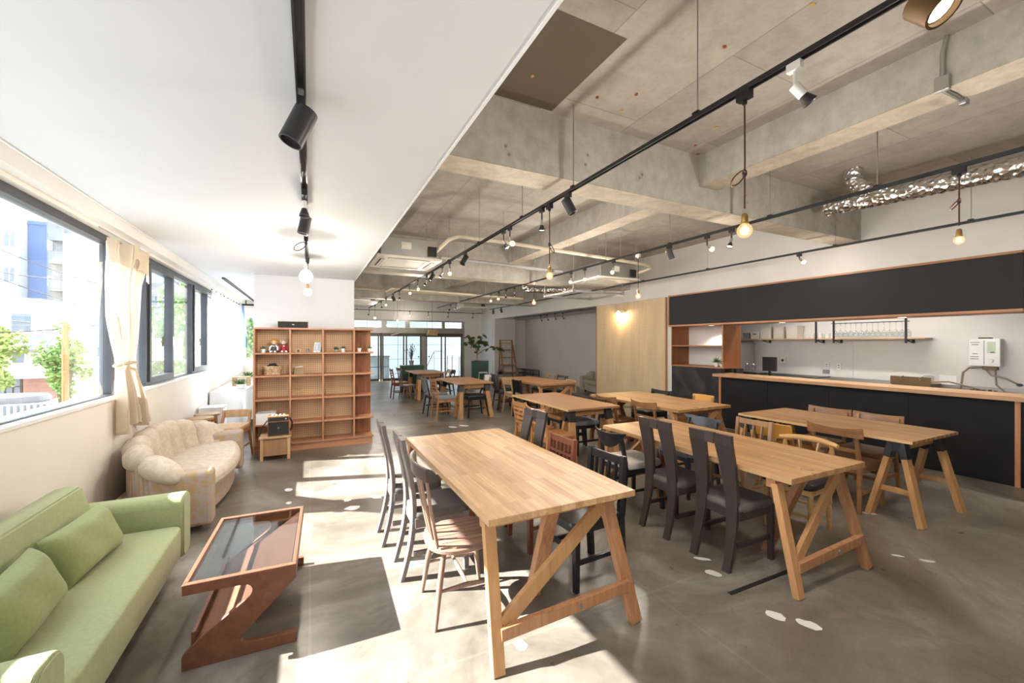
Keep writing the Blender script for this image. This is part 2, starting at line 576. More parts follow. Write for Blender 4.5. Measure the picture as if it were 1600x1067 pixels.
M['greysofa'] = mat('grey_beige_fabric', (0.36, 0.32, 0.26), 0.85, var=0.08, bump=0.3, bscale=200)
M['mahog'] = wood('mahogany_stain', (0.21, 0.08, 0.038), (0.115, 0.04, 0.02), 'Y', 0.46, 0.7, 0.7)
M['greycush'] = mat('grey_brown_seat_cloth', (0.115, 0.1, 0.09), 0.85, bump=0.3, bscale=300)
M['lightcush'] = mat('light_seat_cloth', (0.6, 0.55, 0.48), 0.8, bump=0.3, bscale=300)
M['bluecush'] = mat('blue_grey_seat_cloth', (0.19, 0.21, 0.23), 0.8, bump=0.3, bscale=300)
M['blackvinyl'] = mat('black_vinyl', (0.015, 0.015, 0.017), 0.4)
M['yellow'] = mat('mustard_vinyl', (0.50, 0.245, 0.045), 0.45, var=0.1)
M['charcloth'] = mat('charcoal_back_cloth', (0.075, 0.078, 0.085), 0.8, bump=0.3, bscale=300)
M['curtain'] = sheer('cream_voile', (0.66, 0.565, 0.445), 0.2, 0.02)
M['curtainw'] = sheer('white_voile', (0.9, 0.89, 0.87), 0.55, 0.05)
M['cloth'] = mat('white_cotton', (0.74, 0.73, 0.72), 0.9, var=0.02, bump=0.15, bscale=200)
M['bluecloth'] = mat('blue_cloth', (0.16, 0.28, 0.52), 0.9)
M['greencab'] = mat('green_lacquer', (0.012, 0.07, 0.04), 0.4, var=0.15)
M['leaf'] = mat('green_leaf', (0.075, 0.14, 0.03), 0.5, var=0.35, scale=9)
M['leafdk'] = mat('dark_leaf', (0.035, 0.065, 0.03), 0.5, var=0.3, scale=9)
M['leafout'] = mat('sunlit_leaf', (0.22, 0.36, 0.10), 0.6, var=0.35, scale=2)
M['leafout2'] = mat('bright_leaf', (0.36, 0.46, 0.14), 0.6, var=0.35, scale=2)
M['bark'] = mat('bark', (0.16, 0.11, 0.07), 0.9, var=0.3)
M['pot'] = mat('white_pot', (0.8, 0.79, 0.77), 0.5, var=0.02)
M['potgrey'] = mat('grey_pot', (0.3, 0.29, 0.28), 0.6)
M['wicker'] = two_tone('pale_wicker', (0.42, 0.27, 0.13), (0.72, 0.56, 0.36), 30, 0.4, 0.6, 0.7, 0.3)
M['skin'] = mat('doll_cloth', (0.72, 0.52, 0.4), 0.85)
M['dollhair'] = mat('mustard_yarn', (0.52, 0.25, 0.03), 0.9, var=0.25, scale=60, bump=0.6, bscale=120)
M['dollhair2'] = mat('taupe_yarn', (0.35, 0.27, 0.2), 0.9, var=0.25, scale=60, bump=0.6, bscale=120)
M['dollred'] = mat('red_cloth', (0.33, 0.03, 0.035), 0.9)
M['greydress'] = mat('dark_grey_cloth', (0.07, 0.07, 0.075), 0.9)
M['kraft'] = mat('brown_card', (0.33, 0.235, 0.14), 0.85)
M['paper'] = mat('white_paper', (0.8, 0.8, 0.8), 0.7, var=0.02)
M['paperblue'] = two_tone('printed_paper', (0.42, 0.48, 0.55), (0.78, 0.8, 0.82), 22, 0.45, 0.55, 0.6, 0.0)
M['speakerblk'] = mat('speaker_grille', (0.016, 0.016, 0.015), 0.7, bump=0.4, bscale=400)
M['fridge'] = mat('stainless_steel', (0.45, 0.44, 0.42), 0.3, metal=0.85, var=0.05)
M['cream'] = mat('cream_plastic_box', (0.66, 0.6, 0.53), 0.6, var=0.03)
M['rackblk'] = mat('dark_rack', (0.05, 0.045, 0.045), 0.5)
M['boardbeige'] = mat('beige_board', (0.5, 0.45, 0.39), 0.8)
M['bnavy'] = mat('navy_cladding', (0.08, 0.15, 0.33), 0.6, var=0.06)
M['bwhite'] = mat('white_render', (0.78, 0.79, 0.8), 0.8, var=0.03)
M['bgrey'] = mat('pale_grey_render', (0.2, 0.22, 0.245), 0.8, var=0.04)
M['btan'] = mat('tan_render', (0.5, 0.42, 0.33), 0.8, var=0.05)
M['bbrick'] = mat('brick_red_wall', (0.36, 0.2, 0.15), 0.85, var=0.1)
M['bglass'] = mat('building_glass', (0.16, 0.19, 0.22), 0.15)
M['roof'] = mat('grey_tile_roof', (0.24, 0.24, 0.26), 0.8, var=0.1)
M['street'] = mat('street_asphalt', (0.2, 0.2, 0.2), 0.9)
M['corr'] = mat('corridor_white_panel', (0.74, 0.78, 0.8), 0.4, var=0.01)
M['corrgrey'] = mat('corridor_grey_panel', (0.34, 0.38, 0.4), 0.4)
M['alu'] = mat('brushed_aluminium', (0.33, 0.32, 0.3), 0.4, metal=0.5)
M['bronze'] = mat('bronze_frame', (0.09, 0.075, 0.06), 0.4, metal=0.3)
M['cordbrown'] = mat('twisted_brown_cord', (0.09, 0.035, 0.02), 0.8)
M['patch'] = mat('white_filler', (0.66, 0.65, 0.63), 0.5, var=0.1)
M['tape'] = mat('black_tape', (0.02, 0.018, 0.016), 0.5)
M['red'] = mat('red_edge_strip', (0.35, 0.06, 0.04), 0.5)
M['reddot'] = mat('red_plug', (0.3, 0.05, 0.03), 0.7)
M['yellowdot'] = mat('yellow_plug', (0.5, 0.34, 0.08), 0.7)
M['hose'] = mat('grey_brown_hose', (0.24, 0.19, 0.14), 0.5)
M['heater'] = mat('heater_case', (0.7, 0.7, 0.68), 0.35, metal=0.2, var=0.03)
M['ink'] = mat('dark_print', (0.05, 0.05, 0.05), 0.6)
M['printgreen'] = mat('pale_green_label', (0.5, 0.6, 0.45), 0.6)
M['brownsteel'] = mat('brown_steel', (0.13, 0.08, 0.035), 0.4, metal=0.5)

# ------------------------------------------------------------------ helpers
class MB:
    """collects shapes; build() links them as ONE mesh object"""
    def __init__(s):
        s.v, s.f = [], []

    def add(s, vs, fs, T=None):
        o = len(s.v)
        s.v += [tuple(T @ Vector(p)) if T else tuple(p) for p in vs]
        s.f += [tuple(i + o for i in q) for q in fs]
        return s

    def box(s, x0, x1, y0, y1, z0, z1, T=None):
        vs = [(x, y, z) for z in (z0, z1) for y in (y0, y1) for x in (x0, x1)]
        return s.add(vs, [(0, 2, 3, 1), (4, 5, 7, 6), (0, 1, 5, 4), (2, 6, 7, 3), (0, 4, 6, 2), (1, 3, 7, 5)], T)

    def bar(s, p, q, w, h=None, up=(0, 0, 1), w2=None, h2=None):
        p, q = Vector(p), Vector(q)
        h = w if h is None else h
        w2 = w if w2 is None else w2
        h2 = h if h2 is None else h2
        d = (q - p).normalized()
        u = Vector(up)
        if abs(d.dot(u)) > 0.98:
            u = Vector((1, 0, 0)) if abs(d.x) < 0.9 else Vector((0, 1, 0))
        a = d.cross(u).normalized()
        b = a.cross(d).normalized()
        vs = []
        for c, ww, hh in ((p, w, h), (q, w2, h2)):
            for i, j in ((-1, -1), (1, -1), (1, 1), (-1, 1)):
                vs.append(c + a * (i * ww / 2) + b * (j * hh / 2))
        return s.add(vs, [(0, 3, 2, 1), (4, 5, 6, 7), (0, 1, 5, 4), (1, 2, 6, 5), (2, 3, 7, 6), (3, 0, 4, 7)])

    def tube(s, pts, r, n=8, cap=True):
        pts = [Vector(p) for p in pts]
        rs = r if isinstance(r, (list, tuple)) else [r] * len(pts)
        vs, fs = [], []
        a = None
        for i, p in enumerate(pts):
            d = (pts[min(i + 1, len(pts) - 1)] - pts[max(i - 1, 0)]).normalized()
            if a is None:
                a = d.cross(Vector((0, 0, 1)))
                if a.length < 0.05:
                    a = d.cross(Vector((1, 0, 0)))
            a = (a - d * a.dot(d)).normalized()
            b = d.cross(a)
            for k in range(n):
                t = 2 * PI * k / n
                vs.append(p + (a * math.cos(t) + b * math.sin(t)) * rs[i])
        for i in range(len(pts) - 1):
            for k in range(n):
                fs.append((i * n + k, i * n + (k + 1) % n, (i + 1) * n + (k + 1) % n, (i + 1) * n + k))
        if cap:
            fs.append(tuple(reversed(range(n))))
            fs.append(tuple(range((len(pts) - 1) * n, len(pts) * n)))
        return s.add(vs, fs)

    def lathe(s, prof, c=(0, 0, 0), n=16, T=None):
        vs, fs = [], []
        for r, z in prof:
            for k in range(n):
                t = 2 * PI * k / n
                vs.append((c[0] + r * math.cos(t), c[1] + r * math.sin(t), c[2] + z))
        for i in range(len(prof) - 1):
            for k in range(n):
                fs.append((i * n + k, i * n + (k + 1) % n, (i + 1) * n + (k + 1) % n, (i + 1) * n + k))
        if prof[0][0] > 1e-5:
            fs.append(tuple(reversed(range(n))))
        if prof[-1][0] > 1e-5:
            fs.append(tuple(range((len(prof) - 1) * n, len(prof) * n)))
        return s.add(vs, fs, T)

    def prism(s, poly, a, b, plane='xz'):
        """polygon in a plane, extruded from a to b along the remaining axis"""
        def pt(p, h):
            return {'xz': (p[0], h, p[1]), 'xy': (p[0], p[1], h), 'yz': (h, p[0], p[1])}[plane]
        n = len(poly)
        vs = [pt(p, a) for p in poly] + [pt(p, b) for p in poly]
        fs = [tuple(range(n)), tuple(reversed(range(n, 2 * n)))]
        for i in range(n):
            j = (i + 1) % n
            fs.append((i, i + n, j + n, j))
        return s.add(vs, fs)

    def sheet(s, fn, nu, nv, th=0.0, cu=False):
        """grid surface fn(u,v); th thickens it along -normal approx (second skin via fn offset)"""
        vs = [fn(i / nu, j / nv) for j in range(nv + 1) for i in range(nu + 1)]
        W = nu + 1
        fs = [(j * W + i, j * W + i + 1, (j + 1) * W + i + 1, (j + 1) * W + i) for j in range(nv) for i in range(nu)]
        return s.add(vs, fs)

    def ball(s, c, r, n=12, m=8, T=None):
        rx, ry, rz = r if isinstance(r, (list, tuple)) else (r, r, r)
        prof = [(math.sin(PI * i / m), -math.cos(PI * i / m)) for i in range(m + 1)]
        vs, fs = [], []
        for a, z in prof:
            for k in range(n):
                t = 2 * PI * k / n
                vs.append((c[0] + rx * a * math.cos(t), c[1] + ry * a * math.sin(t), c[2] + rz * z))
        for i in range(m):
            for k in range(n):
                fs.append((i * n + k, i * n + (k + 1) % n, (i + 1) * n + (k + 1) % n, (i + 1) * n + k))
        return s.add(vs, fs, T)

    def pillow(s, x0, x1, y0, y1, z0, z1, e=0.35, n=14, T=None, fold=0.0):
        """box with soft rounded edges (superellipsoid)"""
        c = ((x0 + x1) / 2, (y0 + y1) / 2, (z0 + z1) / 2)
        h = ((x1 - x0) / 2, (y1 - y0) / 2, (z1 - z0) / 2)
        def sp(a, p):
            return math.copysign(abs(a) ** p, a)
        vs, fs = [], []
        mrow = n
        for i in range(mrow + 1):
            ph = -PI / 2 + PI * i / mrow
            for k in range(2 * n):
                t = 2 * PI * k / (2 * n)
                vs.append((c[0] + h[0] * sp(math.cos(ph), e) * sp(math.cos(t), e),
                           c[1] + h[1] * sp(math.cos(ph), e) * sp(math.sin(t), e),
                           c[2] + h[2] * sp(math.sin(ph), e)))
        q = 2 * n
        for i in range(mrow):
            for k in range(q):
                fs.append((i * q + k, i * q + (k + 1) % q, (i + 1) * q + (k + 1) % q, (i + 1) * q + k))
        return s.add(vs, fs, T)

    def mesh(s, name, m, smooth=None):
        me = bpy.data.meshes.new(name)
        me.from_pydata(s.v, [], s.f)
        me.materials.append(M[m] if isinstance(m, str) else m)
        if smooth is not None:
            me.polygons.foreach_set('use_smooth', [True] * len(me.polygons))
            me.set_sharp_from_angle(angle=math.radians(smooth))
        me.update()
        return me

    def build(s, name, m, parent=None, smooth=None, bevel=0.0, label=None, kind=None, loc=None, flip=False, solid=0.0, sub=0):
        me = s.mesh(name, m, smooth)
        if flip:
            me.flip_normals()
        o = bpy.data.objects.new(name, me)
        C.objects.link(o)
        if parent:
            o.parent = parent
        if loc:
            o.location = loc
        if solid:
            md = o.modifiers.new('solid', 'SOLIDIFY')
            md.thickness = solid
            md.offset = 0
        if bevel:
            md = o.modifiers.new('bevel', 'BEVEL')
            md.width = bevel
            md.segments = 2
            md.limit_method = 'ANGLE'
            md.angle_limit = math.radians(40)
        if sub:
            md = o.modifiers.new('subsurf', 'SUBSURF')
            md.levels = sub
            md.render_levels = sub
        if label:
            o['label'] = label
        if kind:
            o['kind'] = kind
        return o

def thing(name, label, cat, loc=(0, 0, 0), rz=0.0, group=None):
    o = bpy.data.objects.new(name, None)
    C.objects.link(o)
    o.empty_display_size = 0.1
    o.location = loc
    o.rotation_euler = (0, 0, rz)
    o['label'] = label
    o['category'] = cat
    if group:
        o['group'] = group
    return o

def tag(o, label, cat, group=None):
    o['label'] = label
    o['category'] = cat
    if group:
        o['group'] = group
    return o

def dup(root, loc, rz=0.0, label=None, group=None, swap=None):
    """a copy of a thing with copies of its parts and sub-parts; swap = {old material: new material}"""
    def cp(o, par):
        c = o.copy()
        C.objects.link(c)
        c.parent = par
        if swap and o.type == 'MESH':
            mm = o.data.materials[0].name
            if mm in swap:
                c.data = o.data.copy()
                c.data.materials[0] = M[swap[mm]]
        for ch in o.children:
            cp(ch, c)
        return c
    r = cp(root, None)
    r.location = loc
    r.rotation_euler = (0, 0, rz)
    if label:
        r['label'] = label
    if group:
        r['group'] = group
    return r

def struct(name, mb, m, parent=None, **kw):
    return mb.build(name, m, parent, kind='structure', **kw)

def B(*a):
    return MB().box(*a)

def arc(c, r, a0, a1, n):
    return [(c[0] + r * math.cos(a0 + (a1 - a0) * i / n), c[1] + r * math.sin(a0 + (a1 - a0) * i / n)) for i in range(n + 1)]

def rrect(x0, x1, y0, y1, r, n=4):
    p = []
    for cx, cyy, a in ((x1 - r, y0 + r, -PI / 2), (x1 - r, y1 - r, 0), (x0 + r, y1 - r, PI / 2), (x0 + r, y0 + r, PI)):
        p += arc((cx, cyy), r, a, a + PI / 2, n)
    return p

# ================================================================== ROOM
S = 3.5       # concrete slab
WX = -1.5     # inner face of the window wall
WP = -1.58    # window plane
FX = 6.9      # right-hand fascia / wall line
YB = -2.2     # wall behind the camera
YF = 17.1     # glazed far wall

floor = struct('floor', MB().box(-1.75, 8.7, YB - 0.2, YF + 0.1, -0.12, 0), 'floor')
# white filler patches, tape and a worn spot on the floor
def blob(cx, cyy, rx, ry, rot, n=14):
    p = []
    for k in range(n):
        t = 2 * PI * k / n
        r = 1 + RN.uniform(-0.16, 0.16)
        x, y = rx * r * math.cos(t), ry * r * math.sin(t)
        p.append((cx + x * math.cos(rot) - y * math.sin(rot), cyy + x * math.sin(rot) + y * math.cos(rot)))
    return p
for px, py, rx, ry, rot in ((2.37, 1.42, .036, .052, .5), (2.46, 1.29, .036, .06, .45), (2.43, 1.87, .032, .05, .6), (2.52, 2.03, .018, .055, .8),
                            (3.93, 1.3, .018, .05, .8), (3.83, 1.43, .014, .035, .7), (0.97, 1.86, .03, .042, .2), (0.36, 4.1, .07, .05, 0),
                            (0.33, 4.32, .035, .03, 0), (0.6, 4.28, .035, .06, .8), (2.35, 7.22, .05, .09, .6), (2.57, 7.24, .05, .1, .6), (4.55, 1.9, .02, .05, .7),
                            (-0.2, 4.9, .035, .05, .2), (-0.18, 4.5, .025, .035, 0)):
    struct('filler_patch', MB().prism(blob(px, py, rx, ry, rot), 0.0, 0.0015, 'xy'), 'patch', floor)
struct('floor_tape', MB().bar((2.32, 1.67, 0.001), (3.42, 1.65, 0.001), 0.03, 0.002), 'tape', floor)

slab = struct('ceiling', MB().box(-1.75, 9.0, YB - 0.2, YF + 0.2, S, S + 0.2), 'slab')
for nm, dots in (('reddot', ((1.35, 1.86), (2.3, 2.45), (2.05, 2.62), (3.0, 2.72), (3.42, 2.83), (3.6, 2.95), (2.45, 1.8), (4.6, 2.2))),
                 ('yellowdot', ((1.46, 2.62), (2.35, 2.68), (3.3, 2.5), (2.6, 1.35)))):
    for x, y in dots:
        struct('anchor_plug', MB().prism(blob(x, y, .013, .018, RN.random() * 3, 8), S - 0.004, S + 0.001, 'xy'), nm, slab)

# suspended white ceiling along the windows, groove, sloped cornice
struct('ceiling_1', MB().box(-1.36, 0.65, YB, 11.75, 2.55, 2.62), 'white')
struct('trim_1', MB().box(-1.362, -1.355, YB, 11.7, 2.54, 2.548).box(0.65, 0.662, YB, 11.75, 2.545, 2.625), 'sillwhite')
struct('trim_2', MB().prism([(-1.36, 2.55), (-1.372, 2.542), (-1.42, 2.488), (-1.505, 2.488), (-1.505, 2.62), (-1.36, 2.62)], YB, 11.7, 'xz'), 'warmwhite')
struct('wall_upper_left', MB().box(0.655, 0.70, YB, 11.75, 2.62, S), 'beam')

# window wall
struct('wall_left', MB().box(-1.75, WX, YB, 11.8, 0, 1.06).box(-1.75, WX, YB, 11.8, 2.46, S), 'leftwall')
struct('trim_3', MB().box(-1.72, -1.485, YB, 11.7, 1.06, 1.088), 'sillwhite', bevel=0.004)
def window(idx, y0, y1, openable=False):
    r = struct('window_%d' % idx, MB().box(WP - .05, WP + .03, y0, y0 + .035, 1.09, 2.46).box(WP - .05, WP + .03, y1 - .035, y1, 1.09, 2.46)
               .box(WP - .05, WP + .03, y0 + .035, y1 - .035, 2.4, 2.46).box(WP - .05, WP + .03, y0 + .035, y1 - .035, 1.09, 1.125 if openable else 1.1), 'frame')
    a, b, z0, z1 = y0 + .035, y1 - .035, 1.125 if openable else 1.1, 2.4
    if openable:
        r2 = struct('sash', MB().box(WP - .03, WP + .045, a, a + .05, z0, z1).box(WP - .03, WP + .045, b - .05, b, z0, z1)
                    .box(WP - .03, WP + .045, a + .05, b - .05, z1 - .05, z1).box(WP - .03, WP + .045, a + .05, b - .05, z0, z0 + .05), 'frame', r)
        MB().box(WP + .045, WP + .07, b - .04, b - .02, 1.5, 1.62).box(WP + .06, WP + .075, b - .05, b - .01, 1.55, 1.57).build('window_handle', 'chrome', r2)
        struct('pane', MB().box(WP - .004, WP + .002, a + .05, b - .05, z0 + .05, z1 - .05), 'glass', r)
    else:
        struct('pane', MB().box(WP - .004, WP + .002, a, b, z0, z1), 'glass', r)
    return r
window(1, YB, 1.35)
window(2, 1.35, 4.78)
window(3, 4.78, 5.62)
window(4, 5.62, 6.55, True)
window(5, 6.55, 7.5)
window(6, 7.5, 8.45, True)
window(7, 8.45, 10.0)
window(8, 10.0, 11.6)
for y0, y1 in ((YB - .2, YB), (11.6, 11.8)):
    struct('wall_left', MB().box(-1.75, WX, y0, y1, 1.06, 2.46), 'leftwall')

# end wall of the window bay, with its own window
struct('wall_back_left', MB().box(-1.75, 0.66, 11.6, 11.8, 0, 1.1).box(-1.75, 0.66, 11.6, 11.8, 2.2, 2.62).box(-1.75, -1.42, 11.6, 11.8, 1.1, 2.2).box(0.0, 0.66, 11.6, 11.8, 1.1, 2.2), 'leftwall')
wb = struct('window_9', MB().box(-1.42, -1.37, 11.64, 11.7, 1.1, 2.2).box(-.05, 0, 11.64, 11.7, 1.1, 2.2).box(-1.37, -.05, 11.64, 11.7, 2.15, 2.2).box(-1.37, -.05, 11.64, 11.7, 1.1, 1.15), 'sillwhite')
struct('pane', MB().box(-1.37, -.05, 11.665, 11.671, 1.15, 2.15), 'glass', wb)

# white wall block behind the bookcase
struct('wall_block', MB().box(-0.73, 0.64, 7.02, 8.1, 0, 2.55), 'white', bevel=0.004)

# wall behind the camera and the near right end
struct('wall_back', MB().box(-1.75, 9.0, YB - 0.2, YB, 0, S), 'greywall')

# concrete beams
cb1 = struct('beam_1', MB().box(0.66, FX, 2.97, 3.27, 2.97, S + .01), 'beam')
struct('beam_soffit', MB().box(0.66, FX, 2.971, 3.269, 2.962, 2.97), 'soffit', cb1)
cb2 = struct('beam_2', MB().box(0.66, FX, 7.56, 7.86, 2.82, S + .01), 'beam')
struct('beam_soffit', MB().box(0.66, FX, 7.561, 7.859, 2.812, 2.82), 'soffit', cb2)
cb3 = struct('beam_3', MB().box(-.7, FX, 12.05, 12.35, 2.8, S + .01), 'beam')
struct('beam_soffit', MB().box(-.7, FX, 12.051, 12.349, 2.792, 2.8), 'soffit', cb3)
for k, (y0, y1) in enumerate(((YB, 2.97), (3.27, 7.56), (7.86, 12.05))):
    lb = struct('beam_%d' % (4 + k), MB().box(3.65, 3.92, y0, y1, 3.185, S + .01), 'beam')
    struct('beam_soffit', MB().box(3.651, 3.919, y0, y1, 3.177, 3.185), 'soffit', lb)
for y, zt in ((2.965, 3.2), (2.965, 3.15), (7.555, 3.1)):
    for x in (1.35, 2.25, 2.9, 4.4, 5.3, 6.2):
        struct('tie_hole', MB().prism(arc((x + RN.uniform(-.1, .1), zt + RN.uniform(-.1, .05)), .014, 0, 2 * PI, 10)[:-1], y + .003, y + .008, 'xz'), 'alu', cb1 if y < 3 else cb2)

# right-hand wall line: fascia above, alcove, peg panel wall
struct('wall_right_fascia', MB().box(FX, FX + .12, YB, YF, 2.53, S), 'kwall')
struct('trim_4', MB().box(FX - .012, FX, YB, 6.36, 2.522, 2.545), 'white')
struct('ceiling_2', MB().box(FX + .12, 8.7, 5.2, YF, 2.53, 2.6), 'greywall')
struct('ceiling_3', MB().box(FX + .12, 8.7, YB, 5.2, 2.62, 2.7), 'kwall')
struct('wall_right', MB().box(8.5, 8.7, 6.3, 15.9, 0, 2.55), 'greywall')
struct('wall_right_kitchen', MB().box(8.5, 8.7, YB, 6.3, 0, 2.65), 'kwall')
struct('trim_5', MB().box(8.494, 8.5, YB, 5.75, 1.567, 1.573), 'white')
for yy in (3.77, 1.2, -.6):
    struct('trim_6', MB().box(8.494, 8.5, yy, yy + .006, .6, 1.57), 'greywall')
struct('wall_partition', MB().box(6.97, 8.5, 6.3, 6.42, 0, 2.55), 'greywall')
struct('wall_right_panel', MB().box(FX + .02, 7.0, 6.3, 8.84, 0, 2.53), 'greywall')
peg = struct('wall_right_pegboard', MB().box(FX - .006, FX + .02, 6.46, 8.84, 0.02, 2.525), 'peg2')
for i in range(3):
    for z0, z1 in ((0.03, 1.305), (1.31, 2.515)):
        a = 6.475 + i * .785
        struct('peg_panel', MB().box(FX - .014, FX - .004, a, a + .781, z0, z1), 'peg2', peg)
struct('trim_7', MB().box(FX - .016, FX + .02, 6.44, 6.475, 0, 2.525), 'trimwoodz')
struct('trim_8', MB().box(FX - .016, FX + .02, 8.83, 8.85, 0, 2.525), 'red')
struct('wall_pier', MB().box(FX, 7.85, 15.6, 15.9, 0, 2.53), 'kwall')
struct('wall_pier_side', MB().box(FX, FX + .1, 15.9, YF, 0, 2.53), 'white')
struct('wall_alcove_end', MB().box(7.85, 8.7, 15.9, 16.0, 0, 2.53), 'greywall')
dd = struct('door_1', MB().box(7.9, 7.98, 15.86, 15.9, 0, 2.0), 'charcoal')
struct('baseboard_right', MB().box(8.488, 8.5, 6.42, 15.9, 0, .06), 'kwall')

# far glazed wall
fw = struct('wall_front', MB().box(-.7, 8.7, YF, YF + .12, 2.46, S).box(6.1, FX, YF, YF + .12, 0, 2.46).box(-.7, .66, YF, YF + .12, 0, 2.46), 'warmwhite')
struct('wall_inner_left', MB().box(.56, .66, 8.1, YF, 0, S), 'warmwhite')
g = struct('window_10', MB().box(.66, 6.1, YF, YF + .1, 2.42, 2.47).box(.66, 6.1, YF - .02, YF + .1, 1.93, 2.16).box(6.0, 6.1, YF, YF + .1, 0, 2.42)
           .box(2.6, 2.8, YF, YF + .1, 2.16, 2.42).box(3.55, 3.72, YF, YF + .1, 2.16, 2.42).box(5.1, 5.22, YF, YF + .1, 2.16, 2.42).box(.66, .8, YF, YF + .1, 2.16, 2.42), 'alu')
for a, b in ((.8, 2.6), (2.8, 3.55), (3.72, 5.1), (5.22, 6.0)):
    struct('pane', MB().box(a, b, YF + .04, YF + .05, 2.16, 2.42), 'doorglass', g)
struct('door_head', MB().box(4.45, 6.0, YF - .06, YF - .02, 1.78, 1.93).box(.66, 4.45, YF - .05, YF - .02, 1.8, 1.93), 'bronze', g)
for i, (a, b) in enumerate(((.66, 2.5), (2.62, 3.5), (3.56, 4.2), (4.4, 5.1), (5.22, 6.0))):
    d = struct('door_%d' % (2 + i), MB().box(a, a + .05, YF + .01, YF + .06, 0, 1.9).box(b - .05, b, YF + .01, YF + .06, 0, 1.9).box(a + .05, b - .05, YF + .01, YF + .06, 1.84, 1.93).box(a + .05, b - .05, YF + .01, YF + .06, 0, .09), 'bronze')
    struct('pane', MB().box(a + .05, b - .05, YF + .03, YF + .038, .09, 1.84), 'doorglass', d)
    if i in (2, 3):
        hx = b - .12 if i == 2 else a + .12
        MB().lathe([(.001, 0), (.03, 0), (.03, .03), (.001, .03)], (0, 0, 0), 12, Matrix.Translation((hx, YF - .01, .95)) @ Matrix.Rotation(PI / 2, 4, 'X')).build('door_knob', 'black', d)
struct('trim_9', MB().box(4.2, 4.4, YF - .03, YF + .08, 0, 1.93), 'alu')
struct('trim_10', MB().tube([(2.56, YF - .05, 0), (2.56, YF - .05, 1.93)], .04, 10), 'bronze')
# stair lobby beyond the doors
struct('lobby_dimming_ceiling', MB().box(-1, 8.7, YF + .12, 20.6, 3.2, 3.3), 'white')  # unseen lobby roof, added to dim what shows through the doors
struct('floor_1', MB().box(-1, 8.7, YF + .1, 21.2, -.12, 0), 'corr')
lob = struct('wall_lobby', MB().box(-1, 8.7, 20.6, 20.8, 0, 3.2), 'corrgrey')
for i in range(5):
    for z0, z1 in ((.02, .72), (.74, 1.42), (1.44, 2.9)):
        struct('wall_panel', MB().box(1.0 + i * 1.45, 2.43 + i * 1.45, 20.57, 20.6, z0, z1), 'corr', lob)
t = thing('grey_counter', 'grey panelled counter seen through the left glass doors', 'counter', (2.6, 18.3, 0))
MB().box(-1.2, .45, -.25, .25, 0, .92).build('body', 'corrgrey', t)
MB().box(-1.22, .47, -.27, .27, .92, .98).build('top', 'alu', t)
MB().box(-.5, -.48, -.256, -.25, .1, .9).box(-1.2, .45, -.256, -.25, .5, .52).build('panel_joint', 'bronze', t)
t = thing('stair_handrail', 'thin grey stair handrail behind the right glass door', 'handrail', (5.0, 18.0, 0))
MB().tube([(-.55, 0, .05), (.0, 0, 1.15), (.45, 0, 1.15)], .022, 8).build('rail', 'steel', t)
for x in (-.35, 0, .45):
    MB().tube([(x, 0, 0), (x, 0, 1.15)], .018, 8).build('post', 'steel', t)

# ================================================================== TABLES
def trestle_legs(t, W, Lg, m, near_sign, H=.684, part='trestle'):
    """three-legged wooden trestle with bottom rail and diagonal brace at one end (y = near_sign * Lg/2)"""
    s = near_sign
    ye = s * (Lg / 2)
    y0 = ye - s * (.14 if s < 0 else .06)
    xl, xr = -W / 2 + .05, W / 2 - .12
    beam = MB().box(-W / 2 + .02, W / 2 - .03, min(y0 - .03, y0 + .03), max(y0 - .03, y0 + .03), H - .06, H).build('trestle_beam', m, t, bevel=.003)
    xs = xl - .01, xr + .1
    MB().bar((xl, y0 + s * .02, H - .03), (xs[0], ye + s * .02, 0), .042, .062, (1, 0, 0)).build('trestle_leg', 'trestlelt' if s < 0 else m, t, bevel=.003)
    MB().bar((xr, y0 + s * .02, H - .03), (xs[1], ye + s * .02, 0), .042, .074, (1, 0, 0)).build('trestle_leg', m, t, bevel=.003)
    MB().bar((0, y0 - s * .02, H - .03), (.03, y0 - s * .3, 0), .045, .085, (1, 0, 0)).build('trestle_leg', m, t, bevel=.003)
    MB().bar((xl + .01, ye - s * .0, .17), (xs[1] - .03, ye - s * .0, .2), .06, .035, (0, 1, 0)).build('trestle_rail', m, t, bevel=.003)
    MB().bar((xl + .03, ye - s * .02, .2), (xr - .03, y0 + s * .04, H - .05), .075, .028, (0, 1, 0)).build('trestle_brace', 'trestlelt', t, bevel=.003)
    MB().lathe([(.001, 0), (.012, 0), (.012, .01), (.001, .01)], (0, 0, 0), 10, Matrix.Translation((.06, ye + s * .018, .187)) @ Matrix.Rotation(s * -PI / 2, 4, 'X')).build('bolt', 'steel', t)

def plank_table(label, cx, cyy, W, Lg, top, rz=0.0, th=.036, z=.72, m='trestle'):
    t = thing('trestle_table', label, 'table', (cx, cyy, 0), rz, 'trestle tables of the hall')
    MB().box(-W / 2, W / 2, -Lg / 2, Lg / 2, z - th, z).build('tabletop', top, t, bevel=.003)
    trestle_legs(t, W, Lg, m, -1, z - th)
    trestle_legs(t, W, Lg, m, 1, z - th)
    return t

